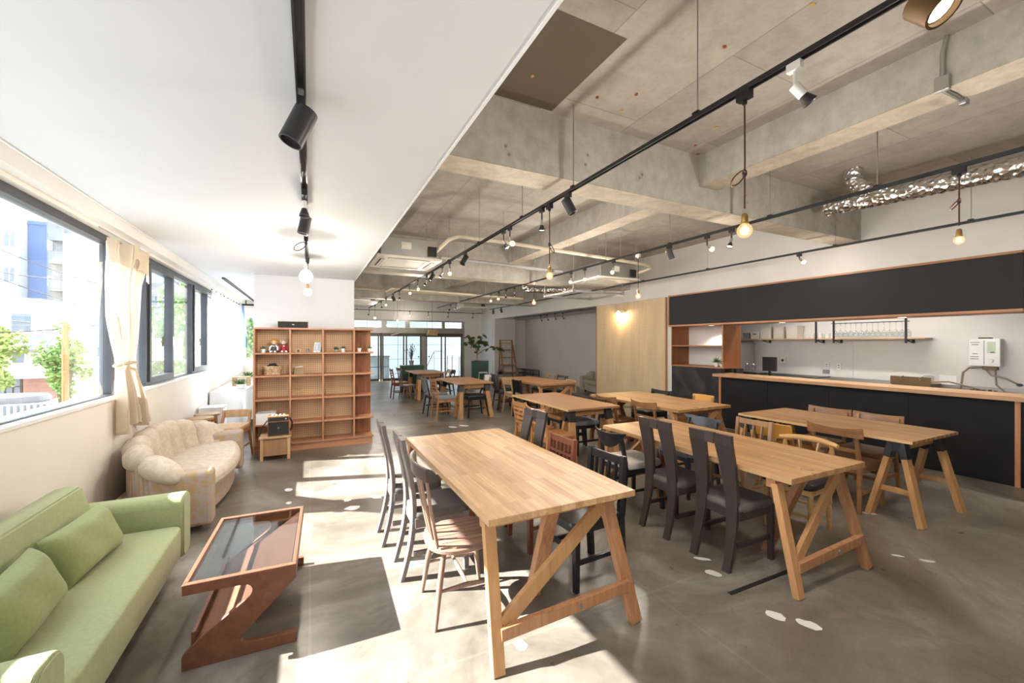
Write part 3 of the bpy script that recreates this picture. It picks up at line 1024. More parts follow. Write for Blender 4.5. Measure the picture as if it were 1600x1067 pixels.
def sawhorse(t, y, W, H, sp=.18):
    hw = W / 2 - .12
    MB().box(-hw - .02, hw + .02, y - .022, y + .022, H - .09, H).build('sawhorse_beam', 'pine', t, bevel=.002)
    for sx in (-1, 1):
        br = MB()
        for sy in (-1, 1):
            top = Vector((sx * hw, y + sy * .03, H - .02))
            foot = Vector((sx * (hw + .06), y + sy * (sp + .02), 0))
            MB().bar(top, foot, .085, .042, (0, 1, 0)).build('sawhorse_leg', 'pine', t, bevel=.002)
            d = foot - top
            br.bar(top + Vector((0, sy * .003, .004)), top + d * .2, .092, .05, (0, 1, 0))
        br.box(sx * hw - .05, sx * hw + .05, y - .035, y + .035, H - .1, H - .003)
        br.build('bracket', 'softblack', t, bevel=.002)
        f = .6
        MB().bar((sx * (hw + .035), y - sp * .68, .26), (sx * (hw + .035), y + sp * .68, .26), .03, .045).build('crossbar', 'pine', t, bevel=.002)

def saw_table(label, cx, cyy, W, Lg, top, rz=0.0, th=.026, z=.72, ends=(.09, .2)):
    t = thing('sawhorse_table', label, 'table', (cx, cyy, 0), rz, 'sawhorse tables of the hall')
    MB().box(-W / 2, W / 2, -Lg / 2, Lg / 2, z - th, z).build('tabletop', top, t, bevel=.002)
    MB().box(-W / 2 - .001, -W / 2 + .002, -Lg / 2, Lg / 2, z - th + .001, z - .001).build('edge_strip', 'edge', t)
    sawhorse(t, -Lg / 2 + ends[0] + .05, W, z - th, .16)
    sawhorse(t, Lg / 2 - ends[1], W, z - th, .16)
    return t

plank_table('large honey oak trestle table nearest the camera with a diagonal brace', 1.197, 2.69, .895, 1.86, 'top1', -.002, .034)
plank_table('brown oak trestle table in front of the two tall slit-back chairs', 3.05, 2.375, .845, 1.81, 'top2', -.012, .036)
saw_table('sawhorse table with black leg brackets closest to the kitchen counter', 4.965, 2.36, .9, 1.56, 'top2', -.01, ends=(.09, .06))
saw_table('reddish veneer sawhorse table behind the ladder-back chair, middle of the hall', 3.27, 5.02, .81, 1.6, 'top3', -.01)
plank_table('trestle table standing before the wall pegboard with brown rail-back chairs', 4.53, 4.47, .97, 1.76, 'top2', 0.0, .036)
plank_table('distant brown trestle table in front of the sofa alcove', 4.49, 7.93, .9, 1.85, 'top3', .06, .036)
saw_table('far square sawhorse table with an orange ladder-back chair on its left', 3.05, 8.6, .79, 1.5, 'top3', 0.0)
saw_table('farthest sawhorse table, beside the green cabinet with the potted olive', 2.98, 11.65, .86, 1.4, 'top3', 0.0)

# ================================================================== CHAIRS  (facing +x, origin on the floor under the seat)
def leg(t, p, q, w=.036, m='black', w2=None, up=(1, 0, 0)):
    return MB().bar(p, q, w, w, up, w2 or w * .8, w2 or w * .8).build('leg', m, t, bevel=.002)

def curved_panel(x, zc, half_w, h, bow=.05, th=.016, lean=.06, shape=None, n=14, m=6, wrap=None):
    """backrest board bowed about a vertical axis; shape(u) -> (low, high) z offsets"""
    mb = MB()
    def face(off):
        vs = []
        for j in range(m + 1):
            for i in range(n + 1):
                u = -1 + 2 * i / n
                lo, hi = shape(u) if shape else (-h / 2, h / 2)
                z = zc + lo + (hi - lo) * j / m
                xx = x + bow * u * u - lean * (z - zc) / max(h, .01) * h / .3 + off
                vs.append((xx, u * half_w, z))
        return vs
    a, b = face(0), face(-th)
    W = n + 1
    mb.v = a + b
    o = len(a)
    for j in range(m):
        for i in range(n):
            q = (j * W + i, j * W + i + 1, (j + 1) * W + i + 1, (j + 1) * W + i)
            mb.f.append(q)
            mb.f.append(tuple(reversed([k + o for k in q])))
    rim = [i for i in range(W)] + [j * W + n for j in range(1, m + 1)] + [m * W + i for i in range(n - 1, -1, -1)] + [j * W for j in range(m - 1, 0, -1)]
    for k in range(len(rim)):
        p, q = rim[k], rim[(k + 1) % len(rim)]
        mb.f.append((q, p, p + o, q + o))
    return mb

def frame_base(t, m, seat_m, w=.4, d=.4, h=.43, cush=.04, stretch=True, lw=.036, splay=.02, wood_seat=False, back_legs=True):
    hw, hd = w / 2 - .02, d / 2 - .02
    for sy in (-1, 1):
        leg(t, (hd, sy * hw, h - .02), (hd + splay, sy * (hw + splay), 0), lw, m)
    if back_legs:
        for sy in (-1, 1):
            leg(t, (-hd, sy * hw, h - .02), (-hd - splay * 1.6, sy * (hw + splay), 0), lw, m)
    MB().box(-hd, hd, -hw - .01, -hw + .012, h - .075, h - .02).box(-hd, hd, hw - .012, hw + .01, h - .075, h - .02).box(hd - .012, hd + .01, -hw, hw, h - .075, h - .02).box(-hd - .01, -hd + .012, -hw, hw, h - .075, h - .02).build('seat_rail', m, t)
    if wood_seat:
        MB().prism(rrect(-d / 2, d / 2 + .01, -w / 2, w / 2, .05), h - .025, h, 'xy').build('seat', seat_m, t, bevel=.004)
    else:
        MB().pillow(-d / 2, d / 2 + .01, -w / 2, w / 2, h - .035, h + cush - .01, .22, 10).build('seat', seat_m, t, smooth=60)
    if stretch:
        for s_ in (-1, 1):
            MB().bar((hd, s_ * (hw + .005), .18), (-hd, s_ * (hw + .005), .18), .018, .026).build('side_stretcher', m, t)
        MB().bar((hd, -hw, .24), (hd, hw, .24), .018, .026).build('front_stretcher', m, t)

# --- tall chair with two sculpted planks for a back
def tall_chair(label, m, seat_m):
    t = thing('tall_back_chair', label, 'chair', group='tall plank-back chairs')
    h = .92
    def px(z):
        k = z / h
        return -.205 + .055 * math.sin(min(1, k / .95) * PI) - .03 * k * k - .035 * (1 - k) ** 3 + .0
    for sy in (-1, 1):
        mb = MB()
        n = 14
        for i in range(n + 1):
            z = h * i / n
            k = i / n
            yo = .172 - .012 * (1 - k)
            yi = .105 + (.032 - .105) * max(0, (k - .12) / .88)
            x = px(z)
            for xx in (x - .014, x + .014):
                for yy in (yo, yi):
                    mb.v.append((xx, sy * yy, z))
            if i:
                a, b = (i - 1) * 4, i * 4
                for p, q in ((0, 1), (1, 3), (3, 2), (2, 0)):
                    f = (a + p, a + q, b + q, b + p)
                    mb.f.append(f if sy < 0 else tuple(reversed(f)))
        mb.f.append((0, 1, 3, 2))
        e = n * 4
        mb.f.append((e, e + 2, e + 3, e + 1))
        mb.build('back_plank', m, t, bevel=.003)
    MB().bar((px(.885), -.036, .885), (px(.885), .036, .885), .028, .075, (0, 0, 1)).build('top_rail', m, t)
    for sy in (-1, 1):
        leg(t, (.185, sy * .165, .4), (.19, sy * .165, 0), .04, m)
    MB().box(-.16, .2, -.18, -.158, .34, .4).box(-.16, .2, .158, .18, .34, .4).box(.18, .202, -.16, .16, .34, .4).box(-.172, -.152, -.16, .16, .34, .4).build('seat_rail', m, t)
    MB().pillow(-.17, .215, -.185, .185, .385, .445, .22, 10).build('seat', seat_m, t, smooth=60)
    for s_ in (-1, 1):
        MB().bar((-.17, s_ * .165, .17), (.185, s_ * .165, .17), .02, .03).build('side_stretcher', m, t)
    return t

# --- spindle-back chair with slatted round seat
def spindle_chair(label, wz, wy, rail):
    t = thing('spindle_chair', label, 'chair')
    sh = .425
    out = []
    for k in range(28):
        a = 2 * PI * k / 28
        c_, s_ = math.cos(a), math.sin(a)
        x = .205 * math.copysign(abs(c_) ** .8, c_)
        y = .2 * math.copysign(abs(s_) ** .8, s_) * (1 - .06 * c_)
        out.append((x, y))
    def half(x):
        best = 0
        for i in range(len(out)):
            (xa, ya), (xb, yb) = out[i], out[(i + 1) % len(out)]
            if (xa - x) * (xb - x) <= 0 and xa != xb:
                best = max(best, abs(ya + (yb - ya) * (x - xa) / (xb - xa)))
        return best
    def cut(y):
        best = 0
        for i in range(len(out)):
            (xa, ya), (xb, yb) = out[i], out[(i + 1) % len(out)]
            if (ya - y) * (yb - y) <= 0 and ya != yb:
                best = max(best, abs(xa + (xb - xa) * (y - ya) / (yb - ya)))
        return best
    MB().prism(out, sh - .036, sh - .01, 'xy').build('seat', wy, t, bevel=.006, smooth=40)
    ys = [-.185, -.115, -.07, -.025, .025, .07, .115, .185]
    for i in range(len(ys) - 1):
        a, b = ys[i] + .003, ys[i + 1] - .003
        poly = []
        st = 4
        for k in range(st + 1):
            y = a + (b - a) * k / st
            poly.append((cut(y) - .004, y))
        for k in range(st, -1, -1):
            y = a + (b - a) * k / st
            poly.append((-cut(y) + .05, y))
        MB().prism(poly, sh - .01, sh, 'xy').build('seat_slat', wy, t)
    MB().prism([(-cut(y) + .002, y) for y in (-.16, -.1, 0, .1, .16)] + [(-cut(y) + .046, y) for y in (.16, .1, 0, -.1, -.16)], sh - .012, sh + .002, 'xy').build('back_rim', wy, t)
    rx = []
    for k in range(4):
        y = -.135 + .09 * k
        yt = y * 1.2
        xt = -.255 + .9 * yt * yt
        MB().tube([(-.165 + .3 * y * y, y, sh - .01), (-.21 + .6 * y * y, (y + yt) / 2, .62), (xt + .004, yt, .82)], [.0095, .011, .008], 8).build('spindle', wz, t, smooth=50)
    curved_panel(-.262, .845, .215, .075, .045, .02, .04).build('top_rail', rail, t, smooth=40, bevel=.004)
    for sx, sy in ((1, 1), (1, -1), (-1, 1), (-1, -1)):
        MB().tube([(sx * .12, sy * .125, sh - .03), (sx * .155, sy * .16, .22), (sx * .185, sy * .19, 0)], [.014, .0175, .011], 10).build('leg', wz, t, smooth=50)
    for sy in (-1, 1):
        MB().tube([(-.16, sy * .165, .19), (0, sy * .165, .2), (.16, sy * .165, .19)], [.008, .014, .008], 8).build('side_stretcher', wz, t, smooth=50)
    MB().tube([(0, -.165, .2), (0, 0, .2), (0, .165, .2)], [.008, .014, .008], 8).build('cross_stretcher', wz, t, smooth=50)
    return t

# --- one curved back rail on two uprights
def rail_chair(label, m, mz, seat_m, h=.77, w=.4, rail_h=.1, bow=.055, wood_seat=False, second=None, group='rail-back wooden chairs'):
    t = thing('rail_back_chair', label, 'chair', group=group)
    frame_base(t, mz, seat_m, w, .4, .43, wood_seat=wood_seat, back_legs=False)
    for sy in (-1, 1):
        MB().bar((-.185, sy * (w / 2 - .03), .43), (-.225, sy * (w / 2 - .015), 0), .036, .036, (1, 0, 0), .026, .026).bar((-.185, sy * (w / 2 - .03), .42), (-.25, sy * (w / 2 - .03), h - .03), .034, .03, (1, 0, 0), .026, .022).build('rear_leg', mz, t, bevel=.002)
    curved_panel(-.295, h - rail_h / 2, w / 2 + .02, rail_h, bow, .018, .05, lambda u: (-rail_h / 2 + .012 * (1 - u * u), rail_h / 2 - .018 * (1 - u * u))).build('back_rail', m, t, smooth=40, bevel=.003)
    if second:
        MB().bar((-.215, -(w / 2 - .03), second), (-.215, w / 2 - .03, second), .016, .03).build('lower_rail', mz, t)
    return t

# --- deep shield-shaped plywood back
def shield_chair(label, m, seat_m, h=.75, w=.4, depth=.15):
    t = thing('shield_back_chair', label, 'chair', group='curved shield-back chairs')
    frame_base(t, m, seat_m, w, .41, .43, back_legs=False, stretch=False)
    for sy in (-1, 1):
        MB().bar((-.19, sy * (w / 2 - .03), .44), (-.24, sy * (w / 2 - .01), 0), .036, .036, (1, 0, 0), .026, .026).bar((-.19, sy * (w / 2 - .03), .42), (-.235, sy * (w / 2 - .045), h - .03), .036, .03, (1, 0, 0), .028, .024).build('rear_leg', m, t, bevel=.002)
    for s_ in (-1, 1):
        MB().bar((.18, s_ * (w / 2 - .02), .2), (-.2, s_ * (w / 2 - .02), .2), .016, .024).build('side_stretcher', m, t)
    curved_panel(-.29, h - depth / 2, w / 2 + .025, depth, .07, .014, .08, lambda u: (depth / 2 - .018 * (1 - u * u) - max(.02, depth * (1 - abs(u) ** 2.6)), depth / 2 - .018 * (1 - u * u)), 18, 6).build('back_panel', m, t, smooth=40, bevel=.002)
    for sy in (-1, 1):
        MB().lathe([(.001, 0), (.009, 0), (.007, .006), (.001, .007)], (0, 0, 0), 10, Matrix.Translation((-.255, sy * (w / 2 - .045), h - .045)) @ Matrix.Rotation(-PI / 2, 4, 'Y')).build('bolt_cap', 'chrome', t)
    return t

# --- vertical slats between two rails
def slat_chair(label, m, seat_m, h=.8, w=.38, n=4, rail=.06, sw=.022, low=.16, wood_seat=False, lean=.03, mr=None):
    t = thing('slat_back_chair', label, 'chair')
    frame_base(t, m, seat_m, w, .4, .43, wood_seat=wood_seat, back_legs=False, splay=.0, lw=.04)
    yy = w / 2 - .02
    for sy in (-1, 1):
        MB().bar((-.19, sy * yy, .43), (-.215, sy * yy, 0), .036, .042, (1, 0, 0)).bar((-.19, sy * yy, .42), (-.19 - lean, sy * yy, h), .034, .036, (1, 0, 0)).build('rear_leg', m, t, bevel=.002)
    MB().bar((-.19 - lean * .9, -yy, h - rail / 2 - .006), (-.19 - lean * .9, yy, h - rail / 2 - .006), .02, rail).build('top_rail', mr or m, t, bevel=.002)
    MB().bar((-.19 - lean * .45, -yy, h - low - .03), (-.19 - lean * .45, yy, h - low - .03), .016, .02).build('lower_rail', m, t) if low < .12 else MB().bar((-.195, -yy, .53), (-.195, yy, .53), .016, .03).build('lower_rail', m, t)
    zb = .53
    for i in range(n):
        y = -yy + (2 * yy) * (i + 1) / (n + 1)
        MB().bar((-.195, y, zb), (-.19 - lean * .85, y, h - rail), .012, sw, (1, 0, 0)).build('back_slat', m, t)
    return t

# --- horizontal rungs
def ladder_chair(label, m, seat_m, h=.86, w=.38, n=4, wood_seat=True, group=None):
    t = thing('ladder_back_chair', label, 'chair', group=group)
    frame_base(t, m, seat_m, w, .39, .43, wood_seat=wood_seat, back_legs=False, lw=.03)
    yy = w / 2 - .015
    for sy in (-1, 1):
        MB().bar((-.185, sy * yy, .43), (-.23, sy * yy, 0), .03, .034, (1, 0, 0), .024, .026).bar((-.185, sy * yy, .42), (-.25, sy * (yy - .005), h), .03, .03, (1, 0, 0), .022, .024).build('rear_leg', m, t, bevel=.002)
    for i in range(n):
        k = (i + .6) / n
        z = .47 + (h - .02 - .47) * k
        hh = .062 if i == n - 1 else .03
        curved_panel(-.2 - .05 * k - .02, z, yy, hh, .02, .012, .02, n=8, m=2).build('back_rung', m, t, smooth=40)
    return t

# --- padded or solid back board
def board_chair(label, m, seat_m, back_m, h=.78, w=.38, bh=.17, bw=.36, wood=False, stretch=True, lean=.08, cat='chair'):
    t = thing('board_back_chair', label, cat)
    frame_base(t, m, seat_m, w, .4, .43, back_legs=False, stretch=stretch, splay=.025)
    yy = w / 2 - .03
    for sy in (-1, 1):
        MB().bar((-.185, sy * yy, .43), (-.25, sy * (yy + .03), 0), .032, .036, (1, 0, 0), .022, .024).bar((-.185, sy * yy, .42), (-.19 - lean, sy * yy, h - .03), .03, .028, (1, 0, 0)).build('rear_leg', m, t, bevel=.002)
    curved_panel(-.2 - lean, h - bh / 2, bw / 2, bh, .03, .028 if not wood else .016, .05, n=10, m=3).build('back_pad' if not wood else 'back_board', back_m, t, smooth=40, bevel=.006)
    return t

# --- low round-armed chair: turned posts under a bent crest rail
def captain_chair(label, m, seat_m, slat_m):
    t = thing('captain_chair', label, 'chair')
    MB().pillow(-.19, .21, -.2, .2, .385, .445, .25, 10).build('seat', seat_m, t, smooth=60)
    MB().box(-.17, .19, -.185, .185, .345, .392).build('seat_rail', m, t, bevel=.004)
    for sx, sy in ((1, 1), (1, -1), (-1, 1), (-1, -1)):
        MB().lathe([(.012, 0), (.017, .08), (.021, .16), (.016, .2), (.022, .23), (.019, .35)], (sx * .165, sy * .165, 0), 12).build('leg', m, t, smooth=50)
    for sy in (-1, 1):
        MB().lathe([(.014, 0), (.013, .05), (.02, .09), (.014, .13), (.013, .16), (.022, .2), (.014, .235), (.02, .25)], (-.17 - .02, sy * .175, .44), 12).build('post', m, t, smooth=50)
    for sy in (-1, 1):
        MB().bar((-.19, sy * .04, .44), (-.225, sy * .075, .7), .014, .045, (1, 0, 0)).build('back_slat', slat_m, t, bevel=.003)
    pts, rr = [], []
    for k in range(13):
        u = -1 + k / 6
        pts.append((-.225 + .04 * u * u, u * .22, .7 + .018 * (1 - u * u)))
        rr.append(.016 + .01 * (1 - u * u))
    MB().tube(pts, rr, 10).build('crest_rail', m, t, smooth=50)
    for s_ in (-1, 1):
        MB().bar((s_ * .165, -.165, .17), (s_ * .165, .165, .17), .016, .02).build('stretcher', m, t)
    return t

# ---- around the big front table (left side faces it, right side faces back)
c = spindle_chair('taupe spindle-back chair with slatted round seat, nearest the camera', 'walnutz', 'walnut', 'walnutdk')
c.location = (.80, 2.33, 0)
c.rotation_euler = (0, 0, -.06)
tl = tall_chair('brown curved tall-back chair beside the spindle chair at the front table', 'tauped', 'greycush')
tl.location, tl.rotation_euler = (.78, 2.84, 0), (0, 0, -.02)
dup(tl, (.74, 3.36, 0), -.02, 'brown curved tall-back chair farthest along the window side of the front table')
dk = tall_chair('black-brown tall slit-back chair nearest the camera, left of the second table', 'darkwood', 'greycush')
dk.location, dk.rotation_euler = (2.77, 1.975, 0), (0, 0, -.01)
dup(dk, (2.765, 2.49, 0), -.01, 'black-brown tall slit-back chair just behind its twin at the second table')
dup(dk, (1.66, 3.31, 0), PI + .1, 'dark tall slit-back chair at the far right corner of the front table')
c = slat_chair('reddish mahogany slat-back chair at the right side of the front table', 'redwood', 'redwood', .79, .37, 5, .05, .022, .1, True)
c.location, c.rotation_euler = (1.63, 2.81, 0), (0, 0, PI + .02)
c = slat_chair('glossy black slat-back chair tucked under the right side of the front table', 'blackwood', 'blackwood', .79, .36, 4, .055, .024, .3, True)
c.location, c.rotation_euler = (1.65, 2.27, 0), (0, 0, PI + .06)
# ---- second table
c = shield_chair('black shield-back chair with a pale seat, left of the second table', 'blackwood', 'lightcush', .74, .4, .14)
c.location, c.rotation_euler = (2.76, 3.02, 0), (0, 0, -.05)
c = shield_chair('blue-black shield-back chair on the far side of the second table', 'navywood', 'bluecush', .75, .44, .11)
c.location, c.rotation_euler = (3.56, 3.06, 0), (0, 0, PI - .04)
c = slat_chair('light brown chair with three back slats, far side of the second table', 'lightwood', 'lightwood', .775, .38, 3, .05, .026, .3, True, .05)
c.location, c.rotation_euler = (3.78, 2.62, 0), (0, 0, PI)
c = captain_chair('honey-coloured chair with bent crest rail, turned posts and two pale slats', 'creamwood', 'blackvinyl', 'palewood')
c.location, c.rotation_euler = (3.66, 2.02, 0), (0, 0, PI + .1)
# ---- counter-side sawhorse table
c = board_chair('mustard padded chair half hidden behind the three-slat chair', 'brownwood', 'yellow', 'yellow', .725, .38, .15)
c.location, c.rotation_euler = (4.55, 2.6, 0), (0, 0, .03)
r1 = rail_chair('brown rail-back chair in front of the table by the counter', 'brownwood', 'brownwood', 'brownwood', .78, .41, .1, .06, True, .56)
r1.location, r1.rotation_euler = (4.66, 2.12, 0), (0, 0, .03)
dup(r1, (5.3, 2.70, 0), PI, 'brown rail-back chair on the counter side of its table, left of two')
dup(r1, (5.29, 2.24, 0), PI - .02, 'brown rail-back chair on the counter side of its table, right of two')
# ---- table before the pegboard
dup(r1, (4.12, 4.75, 0), 0, 'brown rail-back chair near the far corner of the pegboard table')
dup(r1, (4.23, 4.12, 0), .02, 'brown rail-back chair with a grey seat in the middle of the pegboard table')
c = rail_chair('low black rail-back chair behind the pegboard table', 'blackwood', 'blackwood', 'blackvinyl', .765, .4, .085, .03)
c.location, c.rotation_euler = (4.98, 5.02, 0), (0, 0, PI)
c = board_chair('mustard yellow padded chair beside the chalkboard wall', 'brownwood', 'yellow', 'yellow', .775, .38, .14)
c.location, c.rotation_euler = (4.95, 4.18, 0), (0, 0, PI)
# ---- reddish veneer table
c = ladder_chair('orange ladder-back chair at the left of the reddish veneer table', 'orangewood', 'orangewood', .79, .37, 5)
c.location, c.rotation_euler = (2.70, 4.76, 0), (0, 0, .03)
dup(r1, (2.70, 4.32, 0), .03, 'orange rail-back chair right next to the orange ladder-back chair', None, {'mid_brown_wood': 'orangewood'})
b1 = rail_chair('black-framed chair with a grey seat under the reddish veneer table', 'blackwood', 'blackwood', 'bluecush', .74, .39, .085, .03, False, .56)
b1.location, b1.rotation_euler = (3.48, 4.82, 0), (0, 0, PI)
dup(b1, (3.5, 5.26, 0), PI, 'black-framed chair with a brown seat behind the reddish veneer table', None, {'blue_grey_seat_cloth': 'orangewood'})
# ---- alcove table
c = board_chair('dark chair with a charcoal padded back at the alcove table', 'darkwood', 'charcloth', 'charcloth', .82, .4, .34, .34)
c.location, c.rotation_euler = (4.12, 8.72, 0), (0, 0, -.1)
c = board_chair('pale ash chair with a plain board back at the alcove table', 'palewood', 'palewood', 'palewood', .77, .4, .14, .38, True, False)
c.location, c.rotation_euler = (4.12, 8.12, 0), (0, 0, .1)
c = slat_chair('black chair with close upright slats at the near corner of the alcove table', 'blackwood', 'blackvinyl', .78, .34, 6, .03, .034, .3)
c.location, c.rotation_euler = (4.05, 7.55, 0), (0, 0, .05)
b2 = rail_chair('walnut rail-back chair farthest left of three before the alcove wall', 'brownwood', 'brownwood', 'blackvinyl', .78, .4, .07, .03, False, .56)
b2.location, b2.rotation_euler = (5.08, 8.6, 0), (0, 0, PI)
dup(b2, (5.08, 8.15, 0), PI, 'dark rail-back chair in the middle of three before the alcove wall', None, {'mid_brown_wood': 'darkwood'})
c = captain_chair('light wooden round-armed chair nearest the alcove sofa', 'lightwood', 'lightwood', 'lightwood')
c.location, c.rotation_euler = (4.9, 7.42, 0), (0, 0, PI)
# ---- far tables
la = ladder_chair('orange ladder-back chair at the left end of the far square table', 'orangewood', 'bluecush', .83, .37, 5, False)
la.location, la.rotation_euler = (2.46, 8.1, 0), (0, 0, .05)
c = board_chair('teal-grey padded chair behind the far orange ladder-back chair', 'darkwood', 'bluecush', 'bluecush', .8, .38, .3, .34)
c.location, c.rotation_euler = (2.46, 8.68, 0), (0, 0, 0)
c = board_chair('black-seated dark chair under the far square table', 'blackwood', 'blackvinyl', 'blackvinyl', .68, .38, .12, .34)
c.location, c.rotation_euler = (3.12, 8.12, 0), (0, 0, PI)
c = board_chair('white-backed chair before the tall green cabinet', 'lightwood', 'lightcush', 'paper', .8, .38, .14, .34)
c.location, c.rotation_euler = (3.4, 8.7, 0), (0, 0, PI)
dup(la, (2.26, 11.62, 0), .03, 'red ladder-back chair at the left of the farthest table', None, {'orange_beech': 'redwood', 'blue_grey_seat_cloth': 'redwood'})
sp = spindle_chair('grey-brown spindle chair next to the farthest table', 'tauped', 'tauped', 'tauped')
sp.location, sp.rotation_euler = (2.34, 11.05, 0), (0, 0, .1)
c = board_chair('black chair behind the farthest table in front of the glass doors', 'blackwood', 'blackvinyl', 'blackvinyl', .76, .38, .12, .34)
c.location, c.rotation_euler = (3.45, 11.35, 0), (0, 0, PI)
c = board_chair('pale cloth-seated chair on the right of the farthest table', 'lightwood', 'lightcush', 'lightcush', .74, .38, .12, .34)
c.location, c.rotation_euler = (3.5, 11.95, 0), (0, 0, PI)

def cushion(w_, h_, th, T):
    """square-cornered throw cushion, thin at the seam, standing in the yz plane"""
    mb = MB()
    n, m = 18, 12
    for sd in (1, -1):
        vs = []
        for j in range(m + 1):
            for i in range(n + 1):
                u, v = -1 + 2 * i / n, -1 + 2 * j / m
                t_ = th * ((1 - u ** 4) * (1 - v ** 4)) ** .55 + .004
                y = u * w_ / 2 * (1 - .05 * (1 - v * v) * abs(u))
                z = v * h_ / 2 * (1 - .07 * (1 - u * u) * abs(v))
                t_ *= 1 + .05 * math.sin(u * 7 + v * 3)
                vs.append((sd * t_, y, z))
        fs = [(j * (n + 1) + i, j * (n + 1) + i + 1, (j + 1) * (n + 1) + i + 1, (j + 1) * (n + 1) + i) for j in range(m) for i in range(n)]
        if sd < 0:
            fs = [tuple(reversed(f)) for f in fs]
        o = len(mb.v)
        mb.add(vs, fs, T)
    W = n + 1
    rim = list(range(W)) + [j * W + n for j in range(1, m + 1)] + [m * W + i for i in range(n - 1, -1, -1)] + [j * W for j in range(m - 1, 0, -1)]
    o = W * (m + 1)
    for k in range(len(rim)):
        p, q = rim[k], rim[(k + 1) % len(rim)]
        mb.f.append((q, p, p + o, q + o))
    return mb

# ================================================================== GREEN SOFA
t = thing('green_sofa', 'green woven three-seat sofa with black legs along the window wall', 'sofa', (-1.12, 2.6, 0))
# local: front at +x .38, back at -x; length along y +-.9
MB().pillow(-.28, .395, -.71, .71, .19, .385, .13, 16).build('seat_cushion', 'green', t, smooth=60)
MB().box(-.3, .34, -.86, .86, .14, .22).build('base', 'green', t, bevel=.012)
bk = MB()
prof = [(-.02, .33), (-.035, .52), (-.085, .69), (-.115, .715), (-.2, .7), (-.275, .62), (-.275, .2), (-.05, .2)]
bk.prism(prof, -.72, .72, 'xz').build('backrest', 'green', t, bevel=.03, smooth=50)
MB().tube([(-.098, -.68, .698), (-.098, .68, .698)], .004, 6).build('piping', 'greendk', t)
for sy in (-1, 1):
    a = rrect(-.275, .365, .1, .575, .02)
    mb = MB()
    y0, y1 = (.71, .885) if sy > 0 else (-.885, -.71)
    mb.prism(rrect(y0, y1, .15, .555, .06), -.29, .385, 'yz')
    ar = mb.build('armrest', 'green', t, bevel=.012, smooth=50)
    MB().prism(rrect(y0 + .012, y1 - .012, .16, .545, .05), .384, .39, 'yz').build('arm_front', 'green', ar, bevel=.002)
for x in (-.22, .25):
    for y in (-.8, .8):
        MB().box(x - .025, x + .025, y - .025, y + .025, 0, .145).build('leg', 'black', t)
for nm, y, lab, rz in (('far', 2.9, 'dark green throw cushion at the window end of the green sofa', -.08), ('near', 2.36, 'dark green throw cushion nearer the camera on the green sofa', .08)):
    k = cushion(.5, .27, .075, Matrix.Rotation(-.42, 4, 'Y')).build('throw_cushion', 'greendk', None, smooth=70, loc=(-1.055, y, .505))
    k.rotation_euler = (0, 0, rz)
    tag(k, lab, 'cushion', 'cushions on the green sofa')

